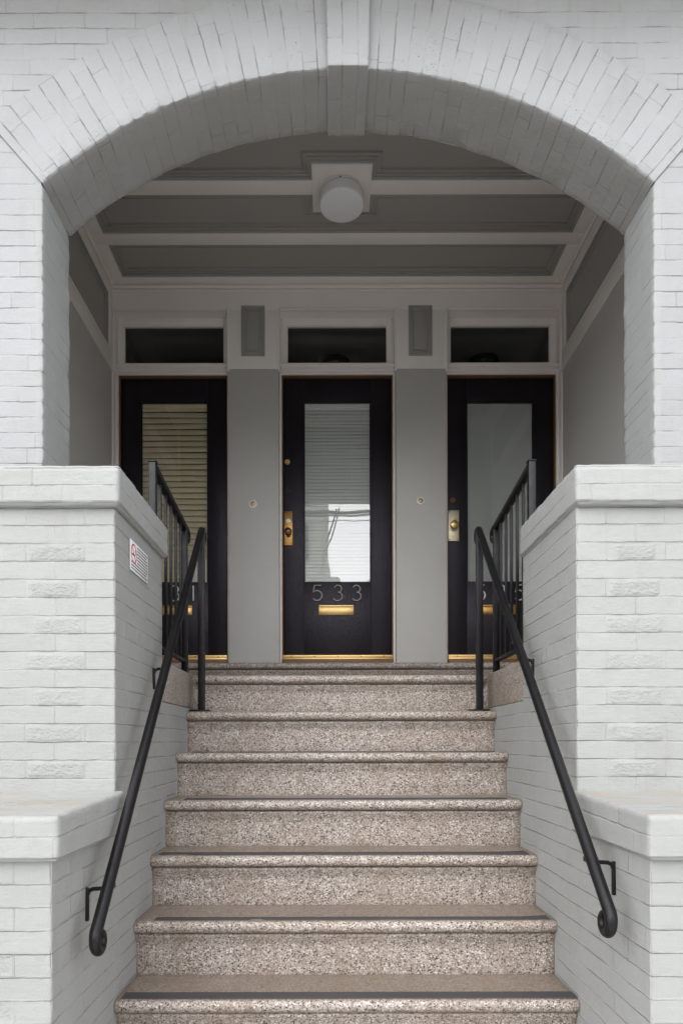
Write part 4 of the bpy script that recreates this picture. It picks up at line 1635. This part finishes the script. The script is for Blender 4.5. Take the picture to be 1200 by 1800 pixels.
handrail(-1, -0.728, 1.960, 1.181, 'black iron handrail down the left side of the steps, below the no smoking sign',
         ((2.08, 1.182, 1.284), (2.87, 1.95, 2.040)))
handrail(1, 0.7246, 1.905, 1.248, 'black iron handrail down the right side of the steps',
         ((2.052, 1.264, 1.366), (2.87, 1.97, 2.075)))

# ------------------------------------------------------------------ no smoking sign on the left pier
sg = thing('no_smoking_sign', 'small white no smoking sign with a red circle on the left pier', 'sign', (-HALF, 2.65, 2.43))
SXp = -HALF + 0.003
box('plate', M['sign'], sg, SXp, SXp + 0.0025, 2.531, 2.774, 2.370, 2.485, 0.0006)
bm = bmesh.new()
cy, cz, rr = 2.578, 2.439, 0.034
add_tube(bm, [(SXp + 0.0028, cy + rr * math.cos(a * math.pi / 20), cz + rr * math.sin(a * math.pi / 20)) for a in range(41)], 0.0042, 6)
add_tube(bm, [(SXp + 0.0028, cy - rr * 0.7, cz + rr * 0.7), (SXp + 0.0028, cy + rr * 0.7, cz - rr * 0.7)], 0.0036, 6)
for v in bm.verts:
    v.co.x = SXp + 0.0024 + (v.co.x - SXp - 0.0028) * 0.22
link_bm('prohibition_ring', bm, M['red'], sg)
bm = bmesh.new()
add_box(bm, SXp + 0.0024, SXp + 0.0030, cy - 0.024, cy + 0.014, cz - 0.008, cz - 0.001, 0)
add_tube(bm, [(SXp + 0.0027, cy + 0.018, cz), (SXp + 0.0027, cy + 0.022, cz + 0.008), (SXp + 0.0027, cy + 0.016, cz + 0.014), (SXp + 0.0027, cy + 0.02, cz + 0.02)], 0.0012, 5)
link_bm('cigarette', bm, M['ink'], sg)
bm = bmesh.new()                                    # rows of small print, too small to read
rnd = random.Random(3)
for i in range(9):
    z = 2.474 - i * 0.0116
    a = 2.622 if i < 6 else 2.543
    y = a
    while y < 2.762:
        w = rnd.uniform(0.006, 0.022)
        if y + w > 2.766:
            break
        add_box(bm, SXp + 0.0024, SXp + 0.0029, y, y + w, z - 0.0028, z + 0.0022, 0)
        y += w + 0.004
link_bm('small_print', bm, M['ink'], sg)


# ------------------------------------------------------------------ across the street (seen mirrored in the door glass)
def far_house(x0, x1, y, h, mat, label, cols, rows_, depth=9):
    t = thing('town_house', label, 'house', ((x0 + x1) / 2, y, 0), 'houses across the street')
    box('wall', mat, t, x0, x1, y - depth, y, 0, h, 0.03)
    bm = bmesh.new()
    add_box(bm, x0 - 0.25, x1 + 0.25, y - depth - 0.2, y + 0.35, h - 0.35, h + 0.05, 0.05)
    add_box(bm, x0 - 0.12, x1 + 0.12, y - depth - 0.1, y + 0.18, h - 0.75, h - 0.36, 0.04)
    link_bm('cornice', bm, M['far_trim'], t)
    for c in range(cols):
        for r_ in range(rows_):
            xc = x0 + (x1 - x0) * (c + 0.5) / cols
            zc_ = 1.9 + r_ * 3.1
            if zc_ + 1 > h - 0.8:
                continue
            wf = box('window', M['far_trim'], t, xc - 0.62, xc + 0.62, y - 0.02, y + 0.09, zc_ - 0.95, zc_ + 0.95, 0.02)
            box('pane', M['far_glass'], wf, xc - 0.48, xc + 0.48, y + 0.05, y + 0.10, zc_ - 0.82, zc_ + 0.82, 0.0)
    return t


th_ = far_house(-5.0, -0.45, -22.0, 17.5, M['stucco'], 'tall cream house across the street, mirrored left in the middle door glass', 2, 5)
box('upper_bay', M['stucco'], th_, -0.449, -0.08, -27.0, -22.05, 12.0, 16.6, 0.08)
box('lower_bay', M['stucco'], th_, -0.449, -0.05, -27.0, -22.05, 5.0, 11.0, 0.12)
box('side_wing', M['stucco'], th_, -0.448, 0.45, -27.0, -22.6, 0, 9.8, 0.15)
far_house(0.7, 9.5, -23.0, 6.9, M['stucco_grey'], 'low grey house across the street', 3, 2)
far_house(-15, -5.3, -22.4, 6.6, M['stucco_grey'], 'low grey house across the street, left of the tall cream house', 3, 2)
far_house(9.8, 20, -22.2, 7.0, M['stucco'], 'cream house across the street, right of the low grey house', 3, 2)

for x in (-13.0, 13.5):
    t = thing('utility_pole', 'wooden utility pole at the kerb to the %s of the steps' % ('left' if x < 0 else 'right'), 'pole', (x, -3.1, 0), 'utility poles along the kerb')
    bm = bmesh.new()
    add_tube(bm, [(x, -3.1, -0.3), (x, -3.1, 9.5)], [0.16, 0.12], 14)
    link_bm('pole', bm, M['wood_pole'], t)
    box('crossarm', M['wood_pole'], t, x - 0.06, x + 0.06, -4.2, -2.0, 8.2, 8.35, 0.01)
wires = thing('overhead_wire', 'bundle of black overhead cables along the street', 'cables', (0, -3.6, 7))
rnd = random.Random(9)
for i in range(11):
    y = -3.1 - rnd.uniform(-0.5, 0.9)
    sg_ = rnd.uniform(0.3, 0.8)
    za, zb = 6.5 + 0.8 * sg_ + rnd.uniform(-0.35, 0.05), 6.75 + 0.8 * sg_ + rnd.uniform(-0.35, 0.1)
    pts = []
    for k in range(41):
        f = k / 40
        pts.append((-13 + 26.5 * f, y, za + (zb - za) * f - sg_ * 4 * f * (1 - f) * 0.8 + 0.03 * math.sin(f * 40 + i)))
    bm = bmesh.new()
    add_tube(bm, pts, rnd.choice((0.010, 0.014, 0.022, 0.034)), 6)
    link_bm('cable', bm, M['cable'], wires)
for (a, b_) in (((0.06, -3.4, 6.45), (-0.7, -21.7, 9.6)), ((0.12, -3.3, 6.45), (-0.5, -21.7, 9.9)), ((1.6, -3.4, 6.5), (0.2, -20.5, 7.0)), ((1.9, -3.2, 6.4), (0.5, -20.5, 6.9))):
    bm = bmesh.new()
    pts = []
    for k in range(13):
        f = k / 12
        p = Vector(a).lerp(Vector(b_), f)
        p.z -= 0.9 * f * (1 - f)
        pts.append(p)
    add_tube(bm, pts, 0.016, 6)
    link_bm('cable', bm, M['cable'], wires)
